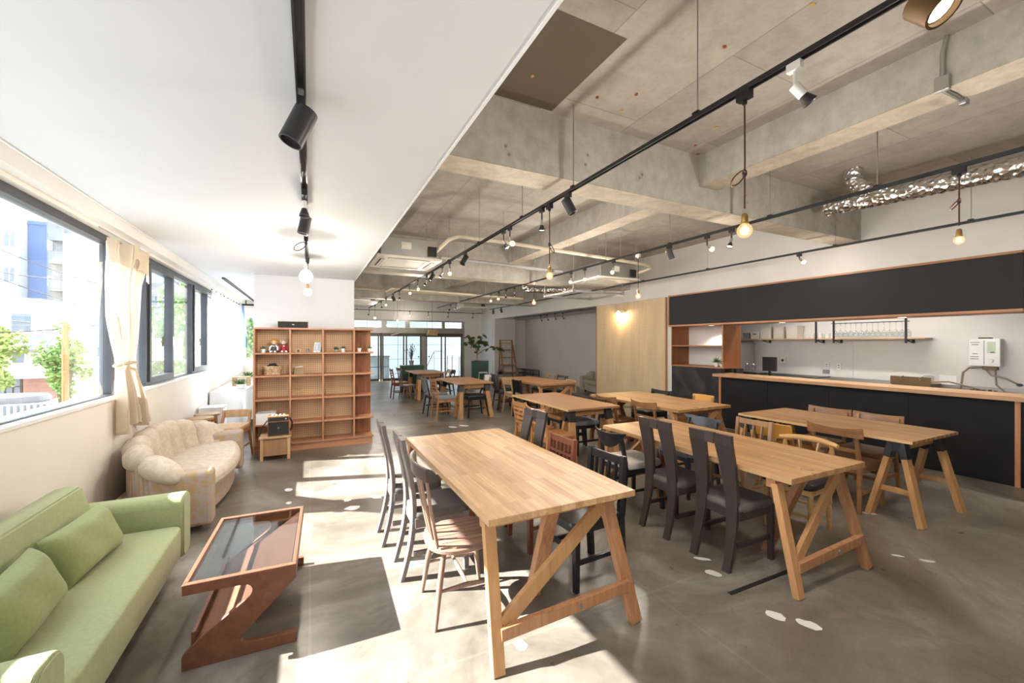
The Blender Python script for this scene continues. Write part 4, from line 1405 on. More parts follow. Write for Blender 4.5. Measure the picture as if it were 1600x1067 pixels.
# ================================================================== BEIGE CHANNEL-BACK SOFA
def channel_sofa(label, loc, rz, seat_m, base_m, scale=1.0):
    t = thing('channel_back_sofa', label, 'sofa', loc, rz)
    L2 = .93
    # base with curved front
    front = [(.27 + .10 * math.cos(k / 10 * PI / 2 * 2 - PI / 2), 0) for k in range(2)]
    poly = []
    for k in range(17):
        u = -1 + k / 8
        poly.append((.24 + .12 * (1 - u * u), u * (L2 - .1)))
    base = poly + [(-.34, L2 - .1), (-.34, -(L2 - .1))]
    MB().prism(base, .06, .28, 'xy').build('base', base_m, t, bevel=.02)
    seat = []
    for k in range(17):
        u = -1 + k / 8
        seat.append((.29 + .13 * (1 - u * u), u * (L2 - .14)))
    seat += [(-.2, L2 - .16), (-.2, -(L2 - .16))]
    MB().prism(seat, .27, .4, 'xy').build('seat_cushion', seat_m, t, bevel=.045, smooth=60)
    # channelled back: each channel a puffed gore fanned along the curved back
    def pp(q):
        a = q * PI / 2
        return Vector((-.3 + .47 * (1 - math.cos(a)) ** 1.35, .9 * math.sin(a) * (1 - .04 * (1 - abs(math.sin(a)))), 0))
    def zz(q):
        return .755 - .19 * abs(q) ** 2.0
    edges = [-1, -.66, -.42, -.2, 0, .2, .42, .66, 1]
    for e in range(len(edges) - 1):
        q0, q1 = edges[e], edges[e + 1]
        def fn(u, v, q0=q0, q1=q1):
            q = q0 + (q1 - q0) * u
            p = pp(q)
            tn = (pp(min(1, q + .01)) - pp(max(-1, q - .01))).normalized()
            nn = Vector((tn.y, -tn.x, 0))
            z0 = zz(q)
            sec = [(.17, .33), (.155, .42), (.13, z0 - .2), (.115, z0 - .11), (.1, z0 - .045), (.06, z0 - .005), (.01, z0), (-.05, z0 - .03), (-.085, z0 - .09), (-.08, z0 - .15), (-.04, z0 - .19)]
            f = v * (len(sec) - 1)
            k = min(len(sec) - 2, int(f))
            o = sec[k][0] + (sec[k + 1][0] - sec[k][0]) * (f - k)
            z = sec[k][1] + (sec[k + 1][1] - sec[k][1]) * (f - k)
            puff = math.sqrt(max(0, 1 - (2 * u - 1) ** 2)) * .07 - .07
            do, dz = o - .02, z - (z0 - .1)
            if z < z0 - .12 and o > 0:
                do, dz = 1, 0
            ln = math.hypot(do, dz) or 1
            b = p + nn * (o + puff * do / ln)
            return (b.x, b.y, z + puff * dz / ln)
        MB().sheet(fn, 8, 20).build('back_channel', seat_m, t, smooth=80)
    path = [pp(-1 + k / 20) for k in range(41)]
    for k in range(41):
        path[k].z = zz(-1 + k / 20) - .06
    # rear shell and arm blocks
    sh = MB()
    for k in range(40):
        p, q = path[k], path[k + 1]
        sh.add([(p.x - .02, p.y, .06), (q.x - .02, q.y, .06), (q.x - .02, q.y, q.z - .05), (p.x - .02, p.y, p.z - .05)], [(0, 1, 2, 3)])
    sh.build('rear_shell', base_m, t, smooth=60, solid=.06)
    for sy in (-1, 1):
        MB().prism(rrect(min(sy * (L2 - .17), sy * L2), max(sy * (L2 - .17), sy * L2), .05, .5, .04), -.05, .36, 'yz').build('arm_block', base_m, t, bevel=.025, smooth=50)
    for x in (-.28, .24):
        for y in (-.75, .75):
            MB().box(x - .025, x + .025, y - .025, y + .025, 0, .065).build('foot', 'black', t)
    return t
sofa2 = channel_sofa('cream channel-back sofa with leaf brocade under the long window', (-1.08, 5.03, 0), 0.0, 'beige', 'beigebase')
dup(sofa2, (7.9, 9.75, 0), PI - .15, 'grey-beige channel-back sofa in the alcove behind the pegboard panel', None, {'beige_leaf_brocade': 'greysofa', 'mauve_gold_brocade': 'greysofa'})

# ================================================================== Z-SIDED COFFEE TABLE
t = thing('coffee_table', 'mahogany coffee table with smoked glass top and Z-shaped sides', 'coffee table', (-.285, 2.82, 0), -.03)
zs = [(-.245, .405), (-.245, .355)] + [(-.02, .352)] + arc((.005, .315), .036, PI / 2, -PI / 4, 5)[1:] + [(-.16, .15), (-.24, .075), (-.245, .06), (-.245, 0), (.235, 0), (.237, .055), (.03, .062)] + [(.0, .07), (-.012, .085), (.0, .105)] + [(.235, .335), (.235, .405)]
for y in (-.415, .385):
    MB().prism(zs, y, y + .03, 'xz').build('side_panel', 'mahog', t, bevel=.004)
MB().box(-.245, -.225, -.385, .385, .37, .405).build('top_rail', 'mahog', t, bevel=.003)
MB().box(.215, .235, -.385, .385, .345, .405).build('top_rail', 'mahog', t, bevel=.003)
MB().box(-.225, .215, -.385, .385, .388, .398).build('glass_top', 'tableglass', t)
MB().bar((-.205, -.385, .11), (-.205, .385, .11), .02, .1).build('shelf_lip', 'mahog', t, bevel=.003)
MB().bar((-.19, 0, .12), (.212, 0, .372), .77, .016, (0, 0, 1)).build('slanted_shelf', 'mahog', t)

# ================================================================== BOOKCASE
t = thing('bookcase', 'wide open bookcase with pegboard backs and knotty plywood end bay', 'bookcase', (0, 6.62, 0))
XS = [-.70, -.262, .163, .592]
ZS = [.10, .41, .755, 1.085, 1.405, 1.735]
D = .31
for i, x in enumerate(XS):
    MB().box(x, x + .024, 0.004, D, 0 if i == 0 else .1, 1.735).build('upright', 'shelfwoodz', t, bevel=.0015)
for i, z in enumerate(ZS):
    if i == 1:
        for a, b in ((XS[0] + .024, XS[1]), (XS[1] + .024, XS[2]), (XS[2] + .024, XS[3]), (XS[3] + .024, .885)):
            MB().box(a, b, 0, D, z - .022, z).build('shelf', 'shelfwood', t, bevel=.0015)
    elif i in (0, 5):
        MB().box(XS[0], .885, -.004, D, z - .0, z + .022).build('shelf', 'shelfwood', t, bevel=.0015)
    else:
        for a, b in ((XS[0] + .024, XS[1]), (XS[1] + .024, XS[2]), (XS[2] + .024, XS[3]), (XS[3] + .024, .885)):
            MB().box(a, b, 0, D, z - .022, z).build('shelf', 'shelfwood', t, bevel=.0015)
for a, b in ((XS[0] + .024, XS[1]), (XS[1] + .024, XS[2]), (XS[2] + .024, XS[3])):
    MB().box(a, b, D - .02, D - .01, .12, 1.735).build('back_panel', 'peg1', t)
MB().box(XS[3] + .024, .875, D - .02, D - .004, .12, 1.735).build('end_panel', 'knotply', t)
MB().box(XS[0] + .024, .87, .02, .04, 0, .1).build('plinth', 'shelfwood', t)

# things on the bookcase
def cactus(x, y, z, label, rp=.03, hp=.055, pm='pot', lm='leafdk', tall=.05, n=40, seed=1, group='small potted succulents on the bookcase'):
    t = thing('potted_succulent', label, 'plant', (x, y, z), 0, group)
    MB().lathe([(rp * .75, 0), (rp, hp), (rp * .9, hp), (rp * .88, hp - .006), (.001, hp - .006)], (0, 0, 0), 14).build('pot', pm, t, smooth=40)
    rr = random.Random(seed)
    mb = MB()
    for k in range(n):
        a, e = rr.uniform(0, 2 * PI), rr.uniform(.15, 1.45)
        ln = tall * rr.uniform(.6, 1.1)
        d = Vector((math.cos(a) * math.cos(e), math.sin(a) * math.cos(e), math.sin(e)))
        p = Vector((0, 0, hp - .008)) + Vector((d.x, d.y, 0)) * rp * .3
        mb.bar(p, p + d * ln, .012, .006, (0, 0, 1), .002, .002)
    mb.build('foliage', lm, t, kind='stuff')
    return t
yb = 6.70
cactus(-.585, yb, 1.405, 'dark cactus in a white pot left of the two rag dolls', seed=2)
cactus(.355, yb, 1.405, 'bright green grass tuft in a grey pot, third bay of the bookcase', .026, .042, 'potgrey', 'leaf', .055, 60, 3)
cactus(.455, yb, 1.405, 'dark succulent in a white pot beside the green grass tuft', seed=4)
cactus(.685, yb, 1.405, 'small succulent in a white pot in the plywood bay, left one', .03, .06, 'pot', 'leafdk', .03, 24, 5)
cactus(.835, yb, 1.405, 'leafy succulent in a pale pot at the open right end of the bookcase', .03, .055, 'pot', 'leaf', .05, 30, 6)
cactus(-.025, yb + .03, 1.405, 'tiny grey tin pot beside the propped printed card', .022, .045, 'potgrey', 'leafdk', .02, 10, 7)

def doll(x, z, label, hair, dress, arm, rot):
    t = thing('rag_doll', label, 'doll', (x, 6.72, z), rot, 'rag dolls on the bookcase')
    MB().ball((0, 0, .145), (.032, .03, .032), 12, 8).build('head', 'skin', t, smooth=80)
    hb = MB()
    rr = random.Random(int(x * 1000))
    for k in range(26):
        a = 2 * PI * k / 26
        hb.ball((math.cos(a) * .04, .012 + math.sin(a) * .02, .16 + .012 * math.sin(3 * a)), .017, 6, 4)
    hb.ball((0, .008, .172), (.04, .034, .022), 10, 6)
    hb.build('hair', hair, t, smooth=80)
    MB().lathe([(.045, .0), (.042, .04), (.028, .09), (.016, .118)], (0, 0, 0), 12).build('dress', dress, t, smooth=60)
    for sx in (-1, 1):
        MB().tube([(sx * .02, -.005, .105), (sx * .048, -.015, .075), (sx * .05, -.04, .035)], [.011, .012, .009], 8).build('arm', arm, t, smooth=60)
        MB().tube([(sx * .018, -.02, .016), (sx * .026, -.07, .016), (sx * .028, -.1, .018)], [.015, .013, .012], 8).build('leg', 'paper', t, smooth=60)
        MB().ball((sx * .011, -.0285, .148), .0035, 6, 4).build('eye', 'ink', t)
    MB().box(-.012, .012, -.0335, -.031, .088, .1).build('collar', 'paper', t)
    return t
doll(-.455, 1.405, 'rag doll with mustard yellow hair and a grey dress', 'dollhair', 'greydress', 'paper', -.12)
doll(-.335, 1.405, 'rag doll with taupe hair and red sleeves', 'dollhair2', 'dollred', 'dollred', .1)
t = thing('wooden_camera', 'small wooden toy camera on the second bay of the bookcase', 'toy', (-.15, yb, 1.405))
MB().box(-.04, .04, -.015, .02, 0, .05).box(-.03, -.01, -.01, .015, .05, .058).build('body', 'palewood', t, bevel=.003)
MB().lathe([(.001, 0), (.017, 0), (.017, .012), (.001, .012)], (0, 0, 0), 14, Matrix.Translation((0, -.015, .024)) @ Matrix.Rotation(PI / 2, 4, 'X')).build('lens', 'ink', t)
k = MB().add([(-.055, -.012, 0), (.04, -.012, 0), (.06, .05, .145), (-.035, .05, .145), (-.055, -.006, 0), (.04, -.006, 0), (.06, .056, .145), (-.035, .056, .145)], [(0, 1, 2, 3), (7, 6, 5, 4), (0, 4, 5, 1), (1, 5, 6, 2), (2, 6, 7, 3), (3, 7, 4, 0)])
tag(k.build('printed_card', 'paperblue', None, loc=(.1, 6.72, 1.405)), 'pale blue-grey printed card propped up in the second bay', 'card')
t = thing('wicker_basket', 'pale woven basket with black cloth inside, second shelf of the bookcase', 'basket', (-.475, 6.77, 1.085))
bw = MB()
for i in range(7):
    for j in range(26):
        a = 2 * PI * (j + .5 * (i % 2)) / 26
        r = .082 + .02 * i / 6
        bw.ball((math.cos(a) * r * 1.08, math.sin(a) * r * .8, .012 + i * .018), (.017, .012, .0105), 6, 4, None)
bw.build('weave', 'wicker', t, smooth=80, kind='stuff')
MB().lathe([(.075, .0), (.1, .125), (.094, .125), (.07, .01), (.001, .01)], (0, 0, 0), 20, Matrix.Diagonal((1.04, .76, 1, 1))).build('lining', 'wicker', t, smooth=50)
MB().ball((-.005, 0, .125), (.065, .05, .035), 12, 6).tube([(-.06, -.03, .12), (-.03, -.04, .155), (.03, -.04, .16), (.06, -.03, .125)], .012, 8).build('cloth', 'blackvinyl', t, smooth=70)
for sx in (-1, 1):
    MB().tube([(sx * .1, -.02, .11), (sx * .125, -.02, .13), (sx * .125, .02, .13), (sx * .1, .02, .11)], .006, 6).build('handle', 'wicker', t)
t = thing('card_box', 'brown cardboard box holding papers, second shelf of the bookcase', 'box', (-.15, 6.76, 1.085), .1)
MB().box(-.06, .06, -.05, .05, 0, .085).build('body', 'kraft', t, bevel=.002)
MB().box(-.063, .063, -.053, .053, .07, .09).build('lid', 'kraft', t, bevel=.002)
MB().bar((-.05, 0, .098), (.05, .01, .112), .08, .006).bar((-.04, -.01, .106), (.055, .0, .118), .07, .006).build('papers', 'paper', t)
t = thing('shelf_speaker', 'long black loudspeaker lying on top of the bookcase', 'speaker', (-.215, 6.74, 1.757))
MB().box(-.195, .195, -.05, .06, 0, .098).build('cabinet', 'shelfwood', t, bevel=.002)
MB().box(-.189, .189, -.054, -.05, .006, .092).build('grille', 'speakerblk', t)
MB().box(-.014, .014, -.056, -.054, .046, .055).build('badge', 'chrome', t)
t = thing('storage_box', 'white lidless box on the low left shelf behind the stool', 'box', (-.55, 6.76, .41))
MB().box(-.12, .12, -.12, .12, 0, .008).box(-.12, .12, -.12, -.112, .008, .15).box(-.12, .12, .112, .12, .008, .15).box(-.12, -.112, -.112, .112, .008, .15).box(.112, .12, -.112, .112, .008, .15).build('body', 'paper', t)
MB().box(-.1, .1, -.1, .1, .01, .12).build('papers', 'paper', t)
t = thing('low_stool', 'low square wooden box stool in front of the bookcase', 'stool', (-.41, 6.34, 0), .02)
for sx in (-1, 1):
    for sy in (-1, 1):
        MB().box(sx * .155 - .018, sx * .155 + .018, sy * .11 - .018, sy * .11 + .018, 0, .285).build('leg', 'palewood', t, bevel=.002)
MB().box(-.14, .14, -.118, -.1, .06, .275).box(-.14, .14, .1, .118, .06, .275).box(-.162, -.146, -.1, .1, .06, .275).box(.146, .162, -.1, .1, .06, .275).build('side_board', 'lightwood', t)
MB().box(-.185, .185, -.14, .14, .285, .312).build('seat', 'palewood', t, bevel=.006)
t = thing('practice_amplifier', 'black-fronted wooden amplifier with a strap on the low stool', 'amplifier', (-.375, 6.33, .312), .05)
MB().prism([(-.1, 0), (.1, 0), (.085, .26), (-.085, .26)], -.125, .125, 'yz').build('cabinet', 'orangewood', t, bevel=.006)
fr = MB().prism([(-.118, .012), (.118, .012), (.118, .185), (-.118, .185)], -.104, -.098, 'xz').build('grille', 'speakerblk', t)
MB().box(-.118, .118, -.1, -.092, .2, .245).build('control_panel', 'softblack', t)
MB().lathe([(.001, 0), (.014, 0), (.012, .012), (.001, .012)], (0, 0, 0), 12, Matrix.Translation((.085, -.1, .223)) @ Matrix.Rotation(PI / 2, 4, 'X')).build('knob', 'chrome', t)
for i in range(4):
    MB().lathe([(.014, 0), (.012, .016), (.001, .016)], (-.07 + i * .045, -.02, .26), 12).build('knob', 'plasticwhite', t)
MB().box(-.008, .008, -.106, -.104, .1, .12).build('badge', 'chrome', t)
MB().tube([(-.13, 0, .2), (-.2, .0, .1), (-.22, -.02, -.0), (-.19, -.05, -.03), (-.2, -.08, -.06)], .008, 6).build('strap', 'black', t)
MB().tube([(.13, 0, .22), (.16, 0, .15), (.15, 0, .07), (.13, 0, .05)], .012, 6).build('strap', 'black', t)

# ================================================================== TRACK LIGHTING
TZ = 2.81
def track(name, label, x, y0, y1, z, rods, rod_top=S, axis='y'):
    t = thing(name, label, 'lighting track', (x, 0, z) if axis == 'y' else (0, x, z), 0 if axis == 'y' else 0)
    r = MB()
    if axis == 'y':
        r.box(-.018, -.011, y0, y1, -.012, .012).box(.011, .018, y0, y1, -.012, .012).box(-.011, .011, y0, y1, .004, .012)
    else:
        r.box(y0, y1, -.018, .018, -.012, .012)
    r.build('rail', 'softblack', t)
    for q in rods:
        top = rod_top(q) if callable(rod_top) else rod_top
        p = (0, q) if axis == 'y' else (q, 0)
        MB().tube([(p[0], p[1], .02), (p[0], p[1], top - z)], .0042, 6).build('hanger_rod', 'steel', t)
        MB().box(p[0] - .022, p[0] + .022, p[1] - .02, p[1] + .02, .004, .024).build('clamp', 'black', t)
    return t
def rt1(y):
    return 2.962 if 2.97 < y < 3.27 else (2.812 if 7.5 < y < 7.9 else (2.792 if 12 < y < 12.4 else S))
track('lighting_track', 'long black lighting track hanging over the front table', 1.94, YB + .1, 15.8, TZ, (0.2, 1.59, 2.79, 3.69, 4.87, 6.13, 8.4, 10.6, 13.2), rt1)
track('lighting_track', 'black lighting track over the second row of tables, before the foil duct', 4.16, YB + .1, 14.6, TZ, (0.3, 1.68, 2.55, 3.83, 5.1, 6.9, 9.0, 11.3), rt1)
track('lighting_track', 'black lighting track along the kitchen fascia', 6.18, YB + .1, 14.4, TZ, (.4, 1.71, 2.94, 4.86, 6.39, 9.0, 11.5), rt1)
track('lighting_track', 'black cross track in front of the glazed far wall', 16.55, 1.0, 6.85, TZ, (1.6, 3.2, 5.0, 6.6), S, 'x')
track('lighting_track', 'thin black track on the alcove ceiling', 7.3, 8.9, 14.6, 2.515, (), S)
track('lighting_track', 'black track fixed on the white ceiling', -.031, YB + .1, 5.4, 2.537, (), S)
track('lighting_track', 'slim grey track on the white ceiling of the window bay end', -1.19, 7.6, 11.5, 2.537, (), S)
t = thing('roller_rail', 'black horizontal rail at the top of the end window', 'curtain rail', (-.75, 11.45, 2.44))
MB().box(-.68, .7, -.02, .02, -.02, .02).build('rail', 'black', t)
for x in (-.6, .6):
    MB().box(x - .01, x + .01, -.01, .01, .02, .11).build('bracket', 'black', t)

def spot_light(t, p, d, energy, size=1.1, c=(1, .92, .81), r=.03):
    l = bpy.data.lights.new('spot_light', 'SPOT')
    l.energy = energy * 1.5
    l.spot_size = size
    l.spot_blend = .6
    l.color = c
    l.shadow_soft_size = r
    o = bpy.data.objects.new('spot_light', l)
    C.objects.link(o)
    o.parent = t
    o.location = p
    o.rotation_euler = Vector(d).to_track_quat('-Z', 'Y').to_euler()

def point_light(t, p, energy, c=(1, .91, .79), r=.035):
    l = bpy.data.lights.new('bulb_light', 'POINT')
    l.energy = energy * 1.5
    l.color = c
    l.shadow_soft_size = r
    o = bpy.data.objects.new('bulb_light', l)
    C.objects.link(o)
    o.parent = t
    o.location = p

def aim(p, d):
    return Matrix.Translation(p) @ Vector(d).to_track_quat('Z', 'Y').to_matrix().to_4x4()

def can_spot(label, x, y, d, lit=True, z=TZ, s=1.0, m='softblack', group=None, e=0, lamp='lampw', h=None):
    """cylinder head on a swivel under the track; d = pointing direction"""
    t = thing('cylinder_spotlight', label, 'spotlight', (x, y, z), 0, group)
    d = Vector(d).normalized()
    MB().box(-.016, .016, -.035, .035, -.05, -.012).build('adapter', m, t, bevel=.002)
    MB().tube([(0, 0, -.05), (0, 0, -.085)], .012, 8).build('swivel', m, t)
    c0 = Vector((0, 0, -.1)) - d * .045 * s
    r, h = .04 * s, h or .135 * s
    MB().lathe([(.001, 0), (r, 0), (r, h), (r * .86, h), (r * .8, h - .02), (.001, h - .021)], (0, 0, 0), 20, aim(c0, d)).build('head', m, t, smooth=40)
    if lit:
        MB().lathe([(r * .74, 0), (.001, .006)], (0, 0, h - .019), 16, aim(c0, d)).build('lens', lamp, t)
        if e:
            spot_light(t, c0 + d * (h + .01), d, e)
    return t

def small_spot(label, x, y, d, lit=True, z=TZ, m='softblack', sock='chrome', group=None, e=0, bulb=False, drop=.12, fat=1.0):
    t = thing('stem_spotlight', label, 'spotlight', (x, y, z), 0, group)
    d = Vector(d).normalized()
    MB().box(-.015, .015, -.03, .03, -.05, -.012).build('adapter', m, t, bevel=.002)
    MB().tube([(0, 0, -.05), (0, 0, -drop)], .007, 8).build('stem', m, t)
    p = Vector((0, 0, -drop))
    MB().tube([p - d * .012 * (fat - 1), p + d * .055], .0145 * fat, 12).build('socket', sock, t, smooth=40)
    if bulb:
        b = p + d * .078
        MB().ball(b, .03, 12, 8).build('bulb', 'lamp' if lit else 'bulbglass', t, smooth=80)
        if e:
            point_light(t, b + d * .045, e)
    else:
        MB().lathe([(.016, .05), (.032, .1), (.03, .1), (.013, .052)], (0, 0, 0), 16, aim(p, d)).build('shade', 'softblack', t, smooth=40)
        if lit:
            MB().lathe([(.028, .092), (.001, .1)], (0, 0, 0), 14, aim(p, d)).build('bulb', 'lampw', t)
            if e:
                spot_light(t, p + d * .11, d, e)
    return t

def pendant(label, x, y, zb, z=TZ, r=.034, loop=True, adapter='black', socket='brass', bulb='lamp', cord='cordbrown', e=0, group=None, clear=False, loop_dx=-.09):
    """bulb centre at height zb"""
    t = thing('pendant_bulb', label, 'pendant lamp', (x, y, z), 0, group)
    b = zb - z
    MB().box(-.017, .017, -.035, .035, -.055, -.012).tube([(0, 0, -.055), (0, 0, -.075)], .012, 8).build('adapter', adapter, t)
    MB().tube([(0, 0, -.07), (.002, 0, b * .5), (0, 0, b + r + .075)], .0045, 6).build('cord', cord, t)
    if loop:
        z0 = b + r + .24
        pts = []
        for k in range(13):
            a = 2 * PI * k / 12
            pts.append((loop_dx * (.5 - .5 * math.cos(a)), loop_dx * .3 * math.sin(a) * .5, z0 - .05 * (.5 - .5 * math.cos(a)) + .03 * math.sin(a)))
        MB().tube(pts, .004, 6).build('cord_loop', cord, t)
        MB().ball((0, 0, z0 + .01), (.012, .012, .022), 8, 6).build('cord_grip', 'black', t)
    MB().lathe([(.006, .052), (.012, .048), (.016, .036), (.016, .006), (.0195, .002), (.0195, -.006), (.013, -.008)][::-1], (0, 0, b + r), 16).build('socket', socket, t, smooth=40)
    prof = [(.001, -r), (r * .55, -r * .84), (r * .9, -r * .42), (r, 0), (r * .88, r * .48), (r * .58, r * .88), (.013, r * 1.1)]
    if clear:
        MB().lathe(prof, (0, 0, b), 20).build('bulb_glass', 'bulbglass', t, smooth=80)
        MB().lathe([(.001, -r * .62), (r * .5, -r * .4), (r * .62, 0), (r * .46, r * .45), (.004, r * .8)], (0, 0, b), 12).build('filament', bulb, t, smooth=80)
    else:
        MB().lathe(prof, (0, 0, b), 20).build('bulb', bulb, t, smooth=80)
    if e:
        point_light(t, (0, 0, b - r - .02), e)
    return t

DN = (0, 0, -1)
# front track
can_spot('large lit spotlight in the top right corner above the front track', 1.94, .62, (-.02, -.62, -.78), True, TZ, 1.45, 'brownsteel', None, 60, 'lampw', .1)
small_spot('white stem spotlight with a black shade on the front track', 1.94, 1.08, (.45, -.35, -.7), False, TZ, 'plasticwhite', 'plasticwhite', fat=1.5)
pendant('large glowing bulb on a twisted brown cord with a hanging loop, right of centre', 1.94, 1.315, 2.105, TZ, .036, True, 'black', 'brass', 'lamp', 'cordbrown', 34, None, True, -.1)
can_spot('black cylinder spotlight right of the middle pendant, front track', 1.94, 2.87, (.35, -.25, -.85), False, e=0)
small_spot('slim stem spotlight just left of the middle black cylinder spotlight', 1.94, 3.3, (.0, .0, -1), True, e=10)
pendant('amber bulb on a straight brown cord near the picture centre', 1.94, 3.165, 2.15, TZ, .034, True, 'black', 'brass', 'lamp', 'cordbrown', 24, None, True, .05)
small_spot('unlit stem spotlight with a chrome neck on the front track', 1.94, 4.14, (.3, -.3, -.8), True)
small_spot('lit bare bulb on a short stem beside the chrome-necked spotlight', 1.94, 3.98, (.25, -.2, -.9), True, bulb=True, e=12)
can_spot('black cylinder spotlight tilted left, beside the ceiling cassette', 1.94, 5.4, (-.5, -.2, -.75), False)
small_spot('lit bulb on the front track above the far pipe crossing', 1.94, 6.1, (0, 0, -1), True, bulb=True, e=12)
small_spot('narrow spotlight left of the lit bulb near the ceiling cassette', 1.94, 6.5, (-.4, -.1, -.8), True)
can_spot('black cylinder spotlight lit white, mid front track', 1.94, 7.1, (-.45, -.1, -.8), True, e=20)
small_spot('narrow black spotlight left of the lit white cylinder', 1.94, 7.5, (-.4, 0, -.85), True)
for i, (y, lab) in enumerate(((8.2, 'bright star-like bulb on the front track, nearer of the two'), (8.95, 'bright star-like bulb on the front track, farther of the two'))):
    small_spot(lab, 1.94, y, (.1, -.15, -.9), True, bulb=True, e=18)
small_spot('stem spotlight left of the two star-like bulbs', 1.94, 10.05, DN, True)
can_spot('small dark cylinder far along the front track', 1.94, 10.9, (.35, 0, -.8), False)
small_spot('lit bulb far along the front track, before its end', 1.94, 12.0, DN, True, bulb=True, e=12)
small_spot('tiny spotlight at the far end of the front track', 1.94, 12.9, (.2, 0, -.9), True)
pendant('bulb hanging far back over the bookcase corner', 1.94, 14.2, 2.36, TZ, .04, False, 'black', 'brass', 'lampdim', 'black', 20)
pendant('long-corded bulb in front of the left glass doors', 2.75, 14.6, 2.3, S, .04, False, 'black', 'plasticwhite', 'lampdim', 'black', 20)
# second track
pendant('brass-socketed bulb with a loose brown cord loop over the kitchen side', 4.16, 1.21, 2.28, TZ, .03, True, 'black', 'brass', 'lamp', 'cordbrown', 40, None, True, -.13)
small_spot('tiny dangling spotlight left of the big glowing bulb', 4.16, 2.97, (-.3, 0, -.8), True, e=6)
small_spot('lit bare spot bulb on the second track left of the big bulb', 4.16, 3.28, (.6, -.2, -.5), True, bulb=True, e=4)
can_spot('black cylinder spotlight on the second track by a hanger rod', 4.16, 3.84, (.35, -.1, -.85), True, e=24)
pendant('round bulb on a black cord from a white adapter, above the pegboard panel', 4.16, 4.4, 2.2, TZ, .04, False, 'plasticwhite', 'brass', 'lamp', 'black', 26, None, True)
small_spot('lit bulb over the middle ceiling cassette', 4.16, 4.92, (-.3, 0, -.8), True, bulb=True, e=14)
small_spot('lit spotlight bulb left of the middle ceiling cassette, right of a pair', 4.16, 5.65, DN, True, bulb=True, e=12)
small_spot('flaring bulb left of the middle ceiling cassette, left of a pair', 4.16, 6.05, (-.3, -.1, -.8), True, bulb=True, e=14)
pendant('small glowing pendant below the far end of the grey ceiling frame', 4.16, 7.4, 2.37, TZ, .045, False, 'plasticwhite', 'brass', 'lamp', 'black', 22, None, True)
small_spot('stem spotlight on the second track near the far foil duct', 4.16, 8.3, DN, True)
small_spot('narrow stem spotlight left of the far foil duct', 4.16, 8.75, DN, True)
small_spot('starry bulb far along the second track', 4.16, 9.15, (-.2, 0, -.9), True, bulb=True, e=14)
small_spot('faint bulb left of the starry bulb on the second track', 4.16, 9.65, DN, True, bulb=True, e=8)
small_spot('dark spotlight at the far end of the second track, right one', 4.16, 12.4, (-.4, 0, -.8), True)
small_spot('dark spotlight at the far end of the second track, left one', 4.16, 13.0, (-.5, 0, -.8), False)
# kitchen track
small_spot('lit bulb on the kitchen track in front of the white fascia', 6.18, 3.38, (.4, -.3, -.5), True, bulb=True, e=4, drop=.075)
can_spot('black cylinder spotlight at the far end of the kitchen track, right one', 6.18, 13.4, (.3, 0, -.9), False)
can_spot('black cylinder spotlight at the far end of the kitchen track, left one', 6.18, 14.1, (0, 0, -1), False)
# alcove and cross tracks
for i, y in enumerate((11.1, 11.57, 12.06, 12.5)):
    small_spot('small black stem spotlight on the alcove track, %s from the pegboard side' % ('first', 'second', 'third', 'fourth')[i], 7.3, y, (.5, 0, -.8), False, 2.515, group='alcove track spotlights')
for x, lab, lit in ((2.05, 'small black spotlight at the left of the cross track', False), (3.6, 'lit globe under the cross track', True), (4.35, 'lit small spotlight near the middle of the cross track', True), (5.2, 'tilted dark spotlight on the cross track', False), (6.3, 'dark spotlight at the right end of the cross track', False)):
    small_spot(lab, x, 16.55, (-.1 if lit else -.3, -.2, -.9), lit, bulb=(x == 3.6), e=8 if lit else 0)
# white ceiling track
LZ = 2.537
can_spot('large black cylinder spotlight hanging from the white ceiling', -.031, 1.85, (-.38, -.05, -.92), False, LZ, 1.12)
small_spot('small white-necked spotlight stub on the white ceiling track', -.031, 2.95, (0, -.1, -.9), False, LZ, 'softblack', 'plasticwhite', drop=.08)
can_spot('smaller lit cylinder spotlight farther along the white ceiling', -.031, 3.4, (-.18, 0, -.95), True, LZ, .95, e=26)
pendant('large white globe bulb with tangled black cord in front of the wall block', -.031, 4.25, 2.16, LZ, .06, True, 'black', 'plasticwhite', 'lampsoft', 'black', 22, None, False, -.1)
pendant('glowing bulb below and behind the large white globe', -.02, 5.3, 2.13, LZ, .045, False, 'black', 'brass', 'lamp', 'black', 22)

